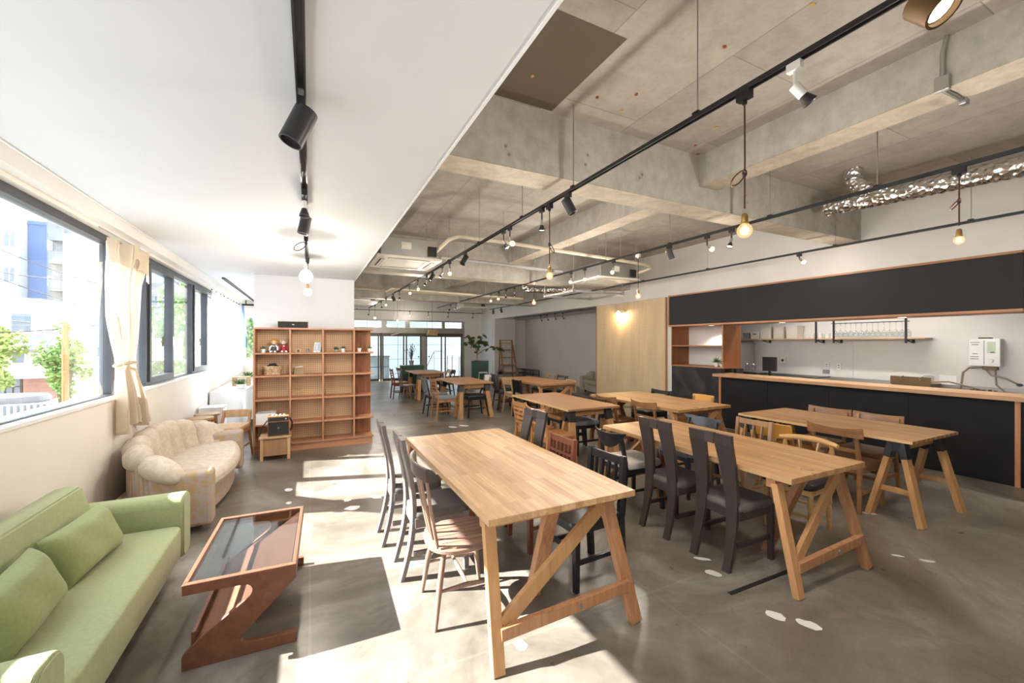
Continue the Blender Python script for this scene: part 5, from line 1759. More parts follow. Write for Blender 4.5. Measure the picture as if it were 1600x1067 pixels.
# ================================================================== CEILING SERVICES
def cassette(label, x, y, z, s=.9, rz=0.0):
    t = thing('ceiling_cassette', label, 'air conditioner', (x, y, z), rz, 'ceiling cassette air conditioners')
    h = s / 2
    fr = MB().box(-h, h, -h, -h + .2, 0, .035).box(-h, h, h - .2, h, 0, .035).box(-h, -h + .2, -h + .2, h - .2, 0, .035).box(h - .2, h, -h + .2, h - .2, 0, .035)
    fr.build('panel_frame', 'acwhite', t, bevel=.008)
    MB().box(-h + .2, h - .2, -h + .2, h - .2, .012, .03).build('intake_grille', 'acgrey', t)
    for k in range(12):
        yy = -h + .22 + (s - .44) * k / 11
        MB().box(-h + .2, h - .2, yy - .008, yy + .008, .004, .012).build('grille_slat', 'acwhite', t)
    for a in range(4):
        T = Matrix.Rotation(a * PI / 2, 4, 'Z')
        MB().box(-h + .17, h - .17, -h + .07, -h + .125, -.002, .001, T).build('air_slot', 'ink', t)
        MB().box(-h + .18, h - .18, -h + .085, -h + .115, -.008, -.002, T).build('louvre', 'acwhite', t)
    MB().box(-h + .06, h - .06, -h + .06, h - .06, .035, .3).build('body', 'steel', t, bevel=.01)
    MB().box(-.12, .02, -h + .052, -h + .06, .14, .24).build('service_cover', 'acwhite', t)
    MB().box(h - .2, h - .08, -h + .02, -h + .06, .06, .2).build('valve_box', 'black', t)
    for sx in (-1, 1):
        for sy in (-1, 1):
            MB().tube([(sx * (h - .03), sy * (h - .1), .1), (sx * (h - .03), sy * (h - .1), S - z)], .005, 6).build('hanger_rod', 'steel', t)
    return t
cassette('ivory ceiling cassette beside the edge of the white ceiling', 1.28, 6.28, 2.735, .92)
cassette('ivory ceiling cassette in front of the right-hand white fascia', 5.13, 6.35, 2.72, .95)
cassette('far right ceiling cassette near the glazed wall', 5.0, 13.4, 2.72, .9)
cassette('far left ceiling cassette partly hidden by the wall block', 1.35, 13.0, 2.72, .9)

def pipe(label, pts, r, m, hang=()):
    t = thing('ceiling_pipe', label, 'pipe', pts[0])
    o = Vector(pts[0])
    MB().tube([Vector(p) - o for p in pts], r, 12).build('pipe', m, t, smooth=40)
    for p in hang:
        q = Vector(p) - o
        MB().tube([q, (q.x, q.y, S - o.z)], .004, 6).build('hanger_rod', 'steel', t)
    return t
pipe('beige wrapped pipe bending down to the left ceiling cassette', [(1.68, 5.95, 2.9), (1.78, 5.65, 3.02), (1.9, 5.55, 3.06), (2.6, 5.55, 3.05), (4.6, 5.6, 3.0), (5.5, 5.62, 2.97), (5.72, 5.7, 2.95), (5.72, 5.85, 2.92), (5.62, 5.98, 2.88)], .028, 'pipebeige', ((2.6, 5.55, 3.05), (3.8, 5.58, 3.02), (4.9, 5.61, 2.985)))
pipe('grey pipe running across behind the beige pipe', [(.72, 6.62, 3.0), (1.5, 6.66, 2.98), (3.2, 6.7, 2.95), (4.4, 6.72, 2.93)], .032, 'pipegrey', ((2.4, 6.68, 2.96), (3.8, 6.71, 2.94)))
pipe('pale pipe crossing under the far beam, upper one', [(.7, 11.4, 2.93), (1.3, 11.4, 2.96), (6.0, 11.5, 2.9)], .03, 'pipebeige', ((3, 11.44, 2.94),))
pipe('pale pipe crossing under the far beam, lower one', [(1.7, 10.6, 2.82), (1.85, 10.55, 2.9), (5.6, 10.6, 2.83)], .03, 'pipebeige', ((2.6, 10.56, 2.88), (4.4, 10.58, 2.85)))
t = thing('ceiling_grid_frame', 'grey rectangular steel frame hanging left of the pegboard panel top', 'frame', (5.0, 7.15, 2.58))
fx0, fx1, fy0, fy1 = -.28, .98, -.35, .75
for p, q in (((fx0, fy0), (fx1, fy0)), ((fx1, fy0), (fx1, fy1)), ((fx0, fy1), (fx1, fy1)), ((fx0, fy0), (fx0, fy1))):
    MB().bar((p[0], p[1], 0), (q[0], q[1], 0), .05, .04).build('frame_bar', 'pipegrey', t)
for p in ((fx0, fy0), (fx1, fy0), (fx1, fy1), (fx0, fy1)):
    MB().tube([(p[0], p[1], .02), (p[0], p[1], S - 2.58)], .005, 6).build('hanger_rod', 'steel', t)
    MB().box(p[0] - .03, p[0] + .03, p[1] - .03, p[1] + .03, -.03, .05).build('bracket', 'steel', t)

# crinkled foil duct
def duct(label, pts, r, loc):
    t = thing('foil_duct', label, 'duct', loc)
    o = Vector(loc)
    P2, R2 = [], []
    for i in range(len(pts) - 1):
        a, b = Vector(pts[i]), Vector(pts[i + 1])
        n = max(2, int((b - a).length / .035))
        for k in range(n):
            P2.append(a.lerp(b, k / n) - o)
            R2.append(r * (1 + (.05 if (len(P2) % 2) else -.05) + RN.uniform(-.035, .035)))
    P2.append(Vector(pts[-1]) - o)
    R2.append(r)
    MB().tube(P2, R2, 18).build('duct_skin', 'foil', t, smooth=50)
    return t
duct('silver crinkled foil duct along the kitchen ceiling with a closed end', [(5.55, 2.72, 3.16), (5.55, 2.3, 3.13), (5.55, 1.2, 3.08), (5.55, -.2, 3.05), (5.55, -1.9, 3.05)], .092, (5.55, 2.7, 3.16))
duct('silver foil duct elbow rising into the concrete slab', [(5.5, 2.44, 3.5), (5.5, 2.43, 3.38), (5.51, 2.36, 3.27), (5.53, 2.24, 3.19), (5.55, 2.1, 3.14)], .085, (5.5, 2.44, 3.5))
duct('short foil duct far back near the third beam', [(4.95, 9.37, 3.49), (4.95, 9.36, 3.2), (4.95, 9.3, 2.98), (5.05, 9.2, 2.9), (5.5, 9.05, 2.9), (6.0, 8.9, 2.92)], .085, (4.95, 9.35, 3.1))
# conduit on the near longitudinal beam
t = thing('conduit_drop', 'galvanised conduit with a junction box on the concrete beam', 'conduit', (3.645, 1.13, 3.5))
MB().tube([(-.015, -.02, 0), (-.015, 0, -.1), (-.015, 0, -.27)], .012, 10).build('conduit', 'steel', t, smooth=40)
MB().box(-.035, .002, -.035, .035, -.345, -.25).build('junction_box', 'steel', t, bevel=.004)
MB().tube([(-.01, 0, -.335), (.14, -.01, -.338), (.27, -.01, -.338)], .012, 10).build('conduit', 'steel', t, smooth=40)
MB().box(.25, .31, -.03, .01, -.36, -.322).build('end_box', 'steel', t, bevel=.004)

# ================================================================== KITCHEN
def board_panels(parent, x, ys, z0, z1, m):
    for a, b in zip(ys[:-1], ys[1:]):
        MB().box(x - .012, x, a + .002, b - .002, z0, z1).build('panel', m, parent)
t = thing('kitchen_counter', 'long black-fronted bar counter with a pine top', 'counter', (6.8, 1.5, 0))
yN, yFr = -2.19 - 1.5, 3.56
MB().box(0, .3, yN, yFr, .0, .925).build('carcass', 'counterblk', t)
board_panels(t, 0, (yN, -1.9, -.94, .03 + .0, .925, 1.81, 2.7, 3.55), .02, .925, 'counterblk')
MB().box(-.115, .4, yN, yFr + .1, .925, .972).build('worktop', 'counterwood', t, bevel=.003)
for y in (.03, 3.57):
    MB().box(-.03, .0, y - .02, y + .02, 0, .925).build('post', 'trimwoodz', t)
# hung charcoal fascia box over the counter
t = thing('hood_fascia', 'long charcoal panel framed in orange wood above the counter', 'fascia panel', (6.8, 1.5, 1.88))
MB().box(.02, .1, .04, 4.78, .03, .63).build('panel', 'charcoal', t)
for nm, b in (('frame_bottom', (-.01, .1, .0, 4.8, 0, .032)), ('frame_top', (-.01, .1, .0, 4.8, .628, .655))):
    MB().box(*b).build(nm, 'trimwood', t, bevel=.002)
MB().box(-.01, .1, 4.78, 4.8, .032, .628).build('frame_side', 'trimwoodz', t)
MB().box(.0, .1, .0, .04, .032, .628).build('frame_side', 'charcoal', t)
MB().box(.1, 1.0, .0, .05, .0, .655).build('return_panel', 'charcoal', t)
MB().box(.1, .55, .05, 4.78, .005, .025).build('underside', 'trimwood', t)
for y in (4.0, 2.65, 1.1):
    MB().lathe([(.001, -.004), (.045, -.004), (.045, .002)], (.3, y, .004), 16).build('downlight', 'lampsoft', t)
l = bpy.data.lights.new('downlight', 'SPOT')
for y in (5.5, 4.0, 2.65, 1.1):  # one spot more than the fixtures, added to brighten the kitchen
    l = bpy.data.lights.new('downlight', 'SPOT')
    l.energy, l.spot_size, l.spot_blend, l.color, l.shadow_soft_size = 45, 2.2, .5, (1, .93, .84), .04
    o = bpy.data.objects.new('downlight', l)
    C.objects.link(o)
    o.location = (7.12, y, 1.86)
# open niche shelf and chalkboard under it
t = thing('niche_shelf', 'orange-brown open niche shelf under the charcoal fascia', 'shelf unit', (6.9, 5.1, 1.06))
MB().box(0, .5, 0, .018, 0, .82).build('side_panel', 'nichewood', t)
MB().box(0, .5, 1.19, 1.21, 0, .82).build('side_panel', 'nichewood', t)
for z in (0, .41):
    MB().box(-.004, .5, .018, 1.19, z, z + .022).build('shelf', 'trimwood', t)
MB().box(-.006, .012, -.004, .022, 0, .82).build('edge_strip', 'trimwoodz', t)
MB().box(-.006, .012, 1.19, 1.212, 0, .82).build('edge_strip', 'trimwoodz', t)
MB().box(.5, .51, 0, 1.21, 0, .82).build('back_panel', 'kwall', t)
MB().box(.005, .5, -.006, .0, .0, .82).build('end_face', 'nichewood', t)
tag(MB().box(FX - .005, FX + .1, 5.14, 6.3, 0, 1.058).build('chalkboard_panel', 'chalk', None), 'smudged grey chalkboard below the open niche shelf', 'chalkboard')
tag(MB().box(0, .2, 0, .06, 0, 1.055).build('end_cupboard', 'softblack', None, loc=(7.22, 5.05, 0)), 'dark upright end panel between niche shelf and counter', 'panel')
cactus(7.05, 5.35, 1.082, 'leafy green plant in a white pot on the niche shelf', .045, .085, 'pot', 'leaf', .12, 50, 9, None)
t = thing('small_jar', 'small pale jar at the right end of the niche shelf', 'jar', (7.0, 5.2, 1.082))
MB().lathe([(.025, 0), (.027, .05), (.02, .06)], (0, 0, 0), 12).build('body', 'pot', t, smooth=40)
MB().lathe([(.021, 0), (.021, .014), (.001, .014)], (0, 0, .06), 12).build('lid', 'softblack', t)

t = thing('fridge', 'tall stainless steel fridge at the far end of the kitchen', 'fridge', (8.1, 5.82, 0))
MB().box(-.36, .36, -.3, .3, .05, 1.56).build('body', 'fridge', t, bevel=.006)
for z0, z1 in ((.08, .8), (.83, 1.54)):
    d = MB().box(-.34, .34, -.33, -.3, z0, z1).build('door', 'fridge', t, bevel=.005)
    MB().tube([(-.28, -.36, z0 + .15), (-.28, -.36, z1 - .1)], .01, 8).build('handle', 'chrome', d)
t = thing('back_counter', 'steel kitchen back counter along the kitchen wall', 'counter', (8.2, 1.5, 0))
MB().box(-.28, .285, -3.69, 3.9, .0, .8).build('cabinets', 'fridge', t)
MB().box(-.3, .29, -3.69, 3.9, .8, .84).build('worktop', 'fridge', t, bevel=.002)
MB().box(.26, .29, -3.69, 3.9, .84, .93).build('upstand', 'fridge', t)

ORD = ('first', 'second', 'third', 'fourth', 'fifth', 'sixth', 'seventh', 'eighth', 'ninth', 'tenth', 'eleventh', 'twelfth', 'thirteenth', 'fourteenth')
# wall shelf with boxes, cups and hanging wine glasses
t = thing('wall_shelf', 'long wooden wall shelf on black brackets in the kitchen', 'shelf', (8.34, 2.75, 1.6))
MB().box(-.11, .15, 0, 2.95, 0, .022).build('board', 'counterwood', t, bevel=.001)
for y in (2.45, 1.47, 1.19, .22):
    MB().box(.13, .152, y - .015, y + .015, -.06, .0).bar((-.1, y, -.01), (.14, y, -.06), .015, .012).bar((-.1, y, -.008), (.145, y, -.008), .015, .012).build('bracket', 'black', t)
for y in (1.47, 1.19, .22):
    MB().box(-.118, -.1, y - .013, y + .013, -.06, .36).build('hanger_strap', 'black', t)
for x in (-.09, -.05):
    MB().box(x - .004, x + .004, .2, 1.24, .275, .285).build('glass_rail', 'black', t)
bx = (('small grey storage box at the left end of the kitchen shelf', 5.56, .12, .13, 'bgrey'), ('small cream box with a handle hole on the kitchen shelf', 5.37, .19, .14, 'cream'),
      ('tall cream storage box first in a row of three', 5.15, .21, .235, 'cream'), ('tall cream storage box in the middle of the row of three', 4.9, .2, .24, 'cream'), ('tall cream storage box last in a row of three', 4.65, .21, .245, 'cream'))
for lab, y, wd, h, m in bx:
    t = thing('storage_box', lab, 'box', (8.34, y, 1.622), 0, 'storage boxes on the kitchen shelf')
    MB().prism([(-wd / 2 + .01, 0), (wd / 2 - .01, 0), (wd / 2, h), (-wd / 2, h)], -.1, .12, 'yz').build('body', m, t, bevel=.008)
    if 'hole' in lab:
        MB().box(-.102, -.1, -.04, .04, h - .05, h - .03).build('handle_hole', 'ink', t)
    else:
        MB().box(-.106, .136, -wd / 2 - .004, wd / 2 + .004, h - .012, h).build('rim', m, t)
for i, y in enumerate((4.32, 4.19, 4.06)):
    t = thing('mug', 'white mug on the kitchen shelf, %s of three' % ('leftmost', 'middle', 'rightmost')[i], 'mug', (8.3, y, 1.622), 0, 'white mugs')
    MB().lathe([(.036, 0), (.045, .02), (.046, .09), (.042, .09), (.04, .01), (.001, .01)], (0, 0, 0), 16).build('body', 'pot', t, smooth=50)
    MB().tube([(0, -.044, .075), (0, -.075, .065), (0, -.075, .035), (0, -.044, .022)], .006, 6).build('handle', 'pot', t, smooth=50)
wg = thing('wine_glass', 'leftmost upturned stemmed glass on the kitchen shelf rail', 'wine glass', (8.27, 3.93, 1.63), 0, 'hanging stemmed glasses')
MB().lathe([(.034, .005), (.04, .05), (.036, .09), (.012, .118), (.005, .128)], (0, 0, 0), 12).build('bowl', 'clear', wg, smooth=60)
MB().lathe([(.004, .125), (.004, .235), (.032, .246), (.032, .25)], (0, 0, 0), 12).build('stem_and_foot', 'clear', wg, smooth=40)
for i in range(1, 14):
    dup(wg, (8.27, 3.93 - i * .075, 1.63), 0, '%s upturned stemmed glass from the left on the kitchen shelf rail' % ORD[i])
t = thing('added_kitchen_light', 'unseen tube light added behind the charcoal fascia to brighten the kitchen shelf', 'fill light', (7.75, 3.4, 2.62))  # unseen fixture, added to light the shelf boxes and upper wall
MB().box(-.05, .05, -1.3, 1.3, -.04, 0).build('housing', 'plasticwhite', t, bevel=.003)
MB().tube([(0, -1.25, -.055), (0, 1.25, -.055)], .014, 10).build('tube', 'lampw', t, smooth=50)
l = bpy.data.lights.new('shelf_fill_light', 'AREA')
l.shape, l.size, l.size_y, l.energy, l.color = 'RECTANGLE', .05, 2.5, 34, (1, .95, .88)
o = bpy.data.objects.new('shelf_fill_light', l)
C.objects.link(o)
o.parent = t
o.location = (0, 0, -.075)
# kitchen wall fittings
def plate(label, y, z, m='plasticwhite', w_=.07, h_=.11, hole=True, dark=False):
    t = thing('wall_socket', label, 'socket', (8.49, y, z))
    MB().box(-.01, .008, -w_ / 2, w_ / 2, -h_ / 2, h_ / 2).build('plate', m, t, bevel=.002)
    if dark:
        MB().lathe([(.001, 0), (.025, 0), (.025, .006)], (0, 0, 0), 14, Matrix.Translation((-.011, 0, -.005)) @ Matrix.Rotation(-PI / 2, 4, 'Y')).build('inset', 'ink', t)
    elif hole:
        for dz in (-.022, .018):
            MB().box(-.012, -.01, -.012, .012, dz - .006, dz + .006).build('inset', 'ink', t)
    return t
plate('square wall plate with a round black inset, right of the black monitor', 4.95, 1.2, w_=.12, h_=.12, dark=True)
plate('white light switch plate on the kitchen wall', 4.17, 1.13)
plate('white double socket right of the switch plate', 3.98, 1.12)
tag(MB().box(8.488, 8.494, 4.13, 4.24, .98, 1.05).build('paper_note', 'bgrey', None), 'grey paper note under the switch plate', 'note')
t = thing('monitor', 'black back of a flat screen standing at the far end of the counter', 'screen', (7.9, 4.85, .972))
MB().box(-.02, .02, -.13, .13, .03, .3).build('screen', 'softblack', t, bevel=.004)
MB().box(-.07, .07, -.06, .06, -.13, -.118).box(-.012, .012, -.02, .02, -.118, .05).build('stand', 'softblack', t)
t = thing('drip_tray', 'dark grey appliance beside the flat screen', 'appliance', (7.9, 5.2, .84))
MB().box(-.18, .18, -.2, .2, 0, .12).build('body', 'softblack', t, bevel=.006)
MB().box(-.2, .2, -.22, .22, .12, .14).build('top_plate', 'fridge', t, bevel=.002)
for i, y in enumerate((5.3, 5.17)):
    t = thing('glass_jar', 'clear glass jar on the dark appliance, %s one' % ('left', 'right')[i], 'jar', (7.9, y, .98))
    MB().lathe([(.04, 0), (.045, .1), (.03, .13)], (0, 0, 0), 14).build('body', 'clear', t, smooth=50)
    MB().lathe([(.031, 0), (.031, .025), (.001, .025)], (0, 0, .13), 14).build('lid', 'chrome', t)
t = thing('tilted_pan', 'black frying pan handle showing above the counter', 'pan', (8.1, 4.3, .86), .3)
MB().lathe([(.001, 0), (.11, 0), (.13, .045), (.126, .045), (.107, .005), (.001, .005)], (0, 0, 0), 20).build('bowl', 'black', t, smooth=40)
MB().bar((0, -.12, .04), (0, -.34, .09), .025, .014).build('handle', 'black', t)
t = thing('gas_hob', 'brown steel gas hob with hoses on the back counter', 'hob', (8.15, 2.85, .84))
MB().box(-.12, .25, -.22, .22, .0, .1).build('body', 'brownsteel', t, bevel=.004)
MB().box(-.125, -.12, -.23, .23, .08, .2).build('splash_plate', 'brownsteel', t)
for y in (-.12, .1):
    MB().tube([(-.13, y, .16), (-.16, y, .19), (-.15, y - .04, .21)], .008, 6).build('tap_lever', 'chrome', t)
MB().tube([(-.1, -.22, .14), (-.08, -.4, .16), (-.06, -.6, .1), (-.04, -.8, .03)], .012, 8).build('hose', 'hose', t, smooth=50)
tag(MB().box(8.486, 8.493, 2.3, 2.48, .92, 1.06).build('instruction_sticker', 'paper', None, loc=(0, 0.2, 0)), 'small printed sticker low on the kitchen wall', 'sticker')
for k in range(4):
    struct('print_line', MB().box(8.484, 8.486, 2.53, 2.65, 1.03 - k * .022, 1.038 - k * .022), 'ink', bpy.data.objects['instruction_sticker'])
# instantaneous water heater
t = thing('water_heater', 'small white wall-mounted water heater with hoses', 'water heater', (8.48, 2.19, 1.42))
MB().box(-.12, .01, -.15, .15, -.2, .18).build('case', 'heater', t, bevel=.008)
MB().box(-.122, -.12, -.004, .001, -.18, .16).build('panel_seam', 'ink', t)
MB().box(-.1, -.02, -.06, .06, .18, .2).build('flue', 'softblack', t)
MB().lathe([(.001, 0), (.026, 0), (.022, .022), (.001, .022)], (0, 0, 0), 16, Matrix.Translation((-.12, -.07, -.12)) @ Matrix.Rotation(-PI / 2, 4, 'Y')).build('dial', 'acwhite', t, smooth=40)
for z, a, b in ((.13, .04, .13), (.1, .05, .12), (-.03, .06, .11), (-.07, .05, .13), (-.1, .05, .13)):
    MB().box(-.123, -.12, a, b, z - .004, z + .004).build('print_line', 'ink', t)
MB().box(-.123, -.12, -.11, -.03, -.02, .14).build('green_label', 'printgreen', t)
MB().box(-.125, -.123, -.1, -.06, -.012, .0).build('print_line', 'ink', t)
MB().box(-.09, .0, -.11, .02, -.25, -.2).build('valve_block', 'brownsteel', t)
MB().tube([(-.06, .03, -.22), (-.06, .16, -.23), (-.06, .22, -.3), (-.06, .24, -.5), (-.06, .26, -.56)], .014, 8).build('hose', 'hose', t, smooth=50)
MB().tube([(-.06, .0, -.24), (-.08, -.06, -.32), (-.1, -.2, -.36), (-.12, -.3, -.42)], .012, 8).build('hose', 'hose', t, smooth=50)
MB().ball((-.12, -.32, -.43), (.035, .03, .02), 10, 6).build('spray_head', 'black', t, smooth=60)
MB().tube([(-.06, -.09, -.24), (-.06, -.1, -.45), (-.06, -.18, -.55), (-.06, -.6, -.57), (-.06, -1.2, -.57)], .01, 8).build('hose', 'hose', t, smooth=50)
t = thing('tap_deck', 'row of taps and utensils at the sink edge below the heater', 'tap', (8.05, 1.95, .84))
MB().tube([(0, -.25, 0), (0, -.25, .1), (0, -.33, .13), (0, -.4, .11)], .01, 8).build('spout', 'softblack', t, smooth=50)
MB().box(-.05, .05, -.5, .35, 0, .03).build('deck', 'fridge', t)
for k in range(5):
    MB().lathe([(.02, 0), (.018, .05), (.001, .06)], (0, .05 + k * .055, .03), 10).build('cap', 'brownsteel' if k % 2 else 'chrome', t, smooth=40)
t = thing('wall_lamp', 'brass swan-neck wall lamp glowing on the pegboard panel', 'wall lamp', (FX - .015, 7.72, 2.32))
MB().lathe([(.001, 0), (.042, 0), (.036, .016), (.001, .02)], (0, 0, 0), 16, Matrix.Rotation(-PI / 2, 4, 'Y')).build('backplate', 'brass', t, smooth=40)
MB().tube([(-.02, 0, 0), (-.06, .01, .02), (-.085, .05, .055), (-.09, .09, .07), (-.09, .13, .05), (-.09, .14, .0)], .007, 8).build('swan_neck', 'brass', t, smooth=50)
MB().lathe([(.075, -.075), (.062, -.045), (.03, -.012), (.016, .01), (.001, .014)], (-.09, .14, 0), 20).build('shade', 'lampsoft', t, smooth=60)
MB().ball((-.09, .14, -.055), .026, 10, 8).build('bulb', 'lamp', t, smooth=80)
point_light(t, (-.09, .14, -.1), 20, (1, .7, .38))

# ================================================================== WINDOW BAY: CURTAINS AND WHAT STANDS THERE
def interp(tab, v):
    for (a, x), (b, y) in zip(tab[:-1], tab[1:]):
        if v <= b:
            return x + (y - x) * (v - a) / (b - a)
    return tab[-1][1]

t = thing('tied_curtain', 'cream voile curtain gathered by a tie-back in front of the window', 'curtain', (-1.45, 4.75, 0))
lo = [(0, 4.30), (.18, 4.33), (.4, 4.38), (.62, 4.55), (.68, 4.57), (1, 4.58)]
hi = [(0, 5.20), (.1, 5.14), (.22, 4.98), (.4, 4.92), (.62, 4.86), (.68, 4.87), (1, 5.2)]
def cur(u, v):
    a, b = interp(lo, v) - 4.75, interp(hi, v) - 4.75
    z = 2.43 - 1.63 * v - (.05 * math.sin(u * 9) if v > .9 else 0) - .05 * (1 - u) * (1 if v < .05 else 0)
    amp = .035 * (1 - .55 * math.exp(-((v - .65) / .12) ** 2)) + .012 * v
    x = amp * math.sin(u * 2 * PI * 7 + 2.2 * v + .6 * math.sin(u * 5)) + .02 * math.sin(u * 2 * PI * 2.3 + 1)
    if v < .15:
        x += .03 * (1 - v / .15) * math.sin(u * 14)
    return (x, a + (b - a) * u, z)
MB().sheet(cur, 110, 50).build('fabric', 'curtain', t, smooth=80)
def flop(u, v):
    y = .02 + .42 * u
    return (.045 + .02 * math.sin(u * 12), y, 2.42 - .06 * u - (.12 + .13 * u) * v + .015 * math.sin(u * 15))
MB().sheet(flop, 24, 10).build('folded_heading', 'curtain', t, smooth=80)
tb = []
for k in range(25):
    a = 2 * PI * k / 24
    tb.append((.052 * math.cos(a), -.03 + .155 * math.sin(a), 1.36 + .015 * math.cos(a)))
MB().tube(tb, .014, 6).build('tie_back', 'curtain', t, smooth=60)
MB().tube([(-.02, -.47, 2.45), (-.02, .5, 2.45)], .006, 6).build('curtain_wire', 'steel', t)

t = thing('white_curtain', 'white voile curtain hanging over the far windows and trailing on the covered table', 'curtain', (-1.44, 9.6, 0))
def cur2(u, v):
    y0 = -1.42 + .12 * v
    y1 = 1.5 + .1 * math.sin(v * 3) - .25 * v
    zb = .80 + .12 * math.sin(u * 3.1)
    z = 2.41 - .02 * abs(math.sin(u * PI * 9)) - (2.41 - zb) * v
    return (.022 * math.sin(u * 2 * PI * 11 + 1.5 * v) + .05 * v * math.sin(u * 4) ** 2 + .05 * v * v, y0 + (y1 - y0) * u, z)
MB().sheet(cur2, 130, 30).build('fabric', 'curtainw', t, smooth=80)
for k in range(9):
    MB().ball((0, -1.4 + k * .36, 2.415), .012, 6, 4).build('curtain_clip', 'black', t)
MB().tube([(0, -1.45, 2.43), (0, 1.75, 2.43)], .006, 6).build('curtain_wire', 'steel', t)
t = thing('blue_cloth_strip', 'narrow blue cloth hanging at the end of the white curtain', 'cloth', (-1.36, 10.9, 0))
MB().sheet(lambda u, v: (.03 * math.sin(u * 5 + v * 3) + .05 * v, .16 * u * (1 - .7 * v) + .12 * v, 2.38 - .95 * v), 10, 16).build('fabric', 'bluecloth', t, smooth=80)

t = thing('covered_table', 'table draped to the floor with a white cloth beside the end window', 'table', (-1.2, 9.2, 0))
MB().box(-.27, .2, -.98, .98, .7, .725).build('tabletop', 'palewood', t)
for x in (-.22, .15):
    for y in (-.9, .9):
        MB().box(x - .02, x + .02, y - .02, y + .02, 0, .7).build('leg', 'palewood', t)
mb = MB()
ring = rrect(-.28, .21, -.99, .99, .03, 3)
per = []
for (xa, ya), (xb, yb_) in zip(ring, ring[1:] + ring[:1]):
    n = max(1, int(math.hypot(xb - xa, yb_ - ya) / .03))
    for k in range(n):
        per.append((xa + (xb - xa) * k / n, ya + (yb_ - ya) * k / n))
nP = len(per)
rows = 10
for j in range(rows + 1):
    f = j / rows
    for i, (x, y) in enumerate(per):
        fl = f * (.02 + .022 * math.sin(i * .55 + 1.2 * math.sin(i * .13)))
        nx, ny = (1 if x > .2 else (-.0 if x < -.27 else 0)), (1 if y > .98 else (-1 if y < -.98 else 0))
        zb = .05 + .05 * (math.sin(i * .09) + 1)
        mb.v.append((x + nx * fl * 1.4, y + ny * fl * 1.4, .731 - (.731 - zb) * f))
for j in range(rows):
    for i in range(nP):
        mb.f.append((j * nP + i, j * nP + (i + 1) % nP, (j + 1) * nP + (i + 1) % nP, (j + 1) * nP + i))
mb.f.append(tuple(range(nP)))
mb.build('cloth', 'cloth', t, smooth=50)
def grass_pot(label, loc, r=.06, h=.09, n=60, tall=.16, lm='leaf', seed=3):
    t = thing('potted_grass', label, 'plant', loc)
    MB().lathe([(r * .7, 0), (r, h), (r * .9, h), (.001, h - .01)], (0, 0, 0), 14).build('pot', 'pot', t, smooth=40)
    rr = random.Random(seed)
    mb = MB()
    for k in range(n):
        a = rr.uniform(0, 2 * PI)
        e = rr.uniform(.2, 1.3)
        ln = tall * rr.uniform(.6, 1.1)
        p = Vector((math.cos(a) * r * .4, math.sin(a) * r * .4, h - .01))
        mid = p + Vector((math.cos(a) * math.cos(e), math.sin(a) * math.cos(e), math.sin(e))) * ln * .6
        q = mid + Vector((math.cos(a) * .6, math.sin(a) * .6, -.1)) * ln * .5
        mb.bar(p, mid, .012, .003).bar(mid, q, .012, .003, (0, 0, 1), .003, .002)
    mb.build('foliage', lm, t, kind='stuff')
grass_pot('low green plant in a pot on the near edge of the white draped table', (-1.1, 8.62, .735), .07, .08, 70, .17)
grass_pot('white-flowering green plant behind the small stool on the draped table', (-1.12, 9.75, .735), .07, .12, 60, .2, 'leaf', 5)
t = thing('small_wooden_stand', 'small wooden stand on the white draped table', 'stand', (-1.16, 9.25, .733))
MB().box(-.14, .14, -.09, .09, .15, .17).build('top', 'palewood', t)
for x in (-.11, .11):
    MB().box(x - .03, x + .03, -.07, .07, 0, .15).build('leg', 'palewood', t)
for i, (x, y) in enumerate(((-1.325, 6.42), (-1.315, 6.76), (-1.3, 7.1))):
    t = thing('round_stool', 'round-topped orange wooden stool behind the cream sofa, %s of three' % ('nearest', 'middle', 'farthest')[i], 'stool', (x, y, 0), .3 * i, 'round stools in the window bay')
    MB().lathe([(.001, .515), (.15, .515), (.155, .53), (.15, .545), (.001, .547)], (0, 0, 0), 24).build('seat', 'palewood', t, smooth=40)
    MB().lathe([(.12, .44), (.12, .515)], (0, 0, 0), 20).build('apron', 'orangewood', t, smooth=40)
    for k in range(4):
        a = PI / 4 + k * PI / 2
        MB().bar((.1 * math.cos(a), .1 * math.sin(a), .51), (.145 * math.cos(a), .145 * math.sin(a), 0), .028, .028, (1, 0, 0), .02, .02).build('leg', 'orangewood', t)
t = thing('white_box', 'white wooden crate standing against the bay wall', 'box', (-1.33, 7.6, 0))
MB().box(-.14, .16, -.15, .15, 0, .56).build('body', 'paper', t, bevel=.003)
MB().box(-.145, .165, -.155, .155, .56, .58).build('lid', 'pot', t, bevel=.002)
MB().box(.162, .168, -.15, .1, .562, .566).build('seam', 'ink', t)
c = board_chair('wooden chair with pale seat just beyond the cream sofa', 'orangewood', 'palewood', 'palewood', .62, .38, .1, .36, True)
c.location, c.rotation_euler = (-.95, 6.5, 0), (0, 0, -PI / 2 - .2)

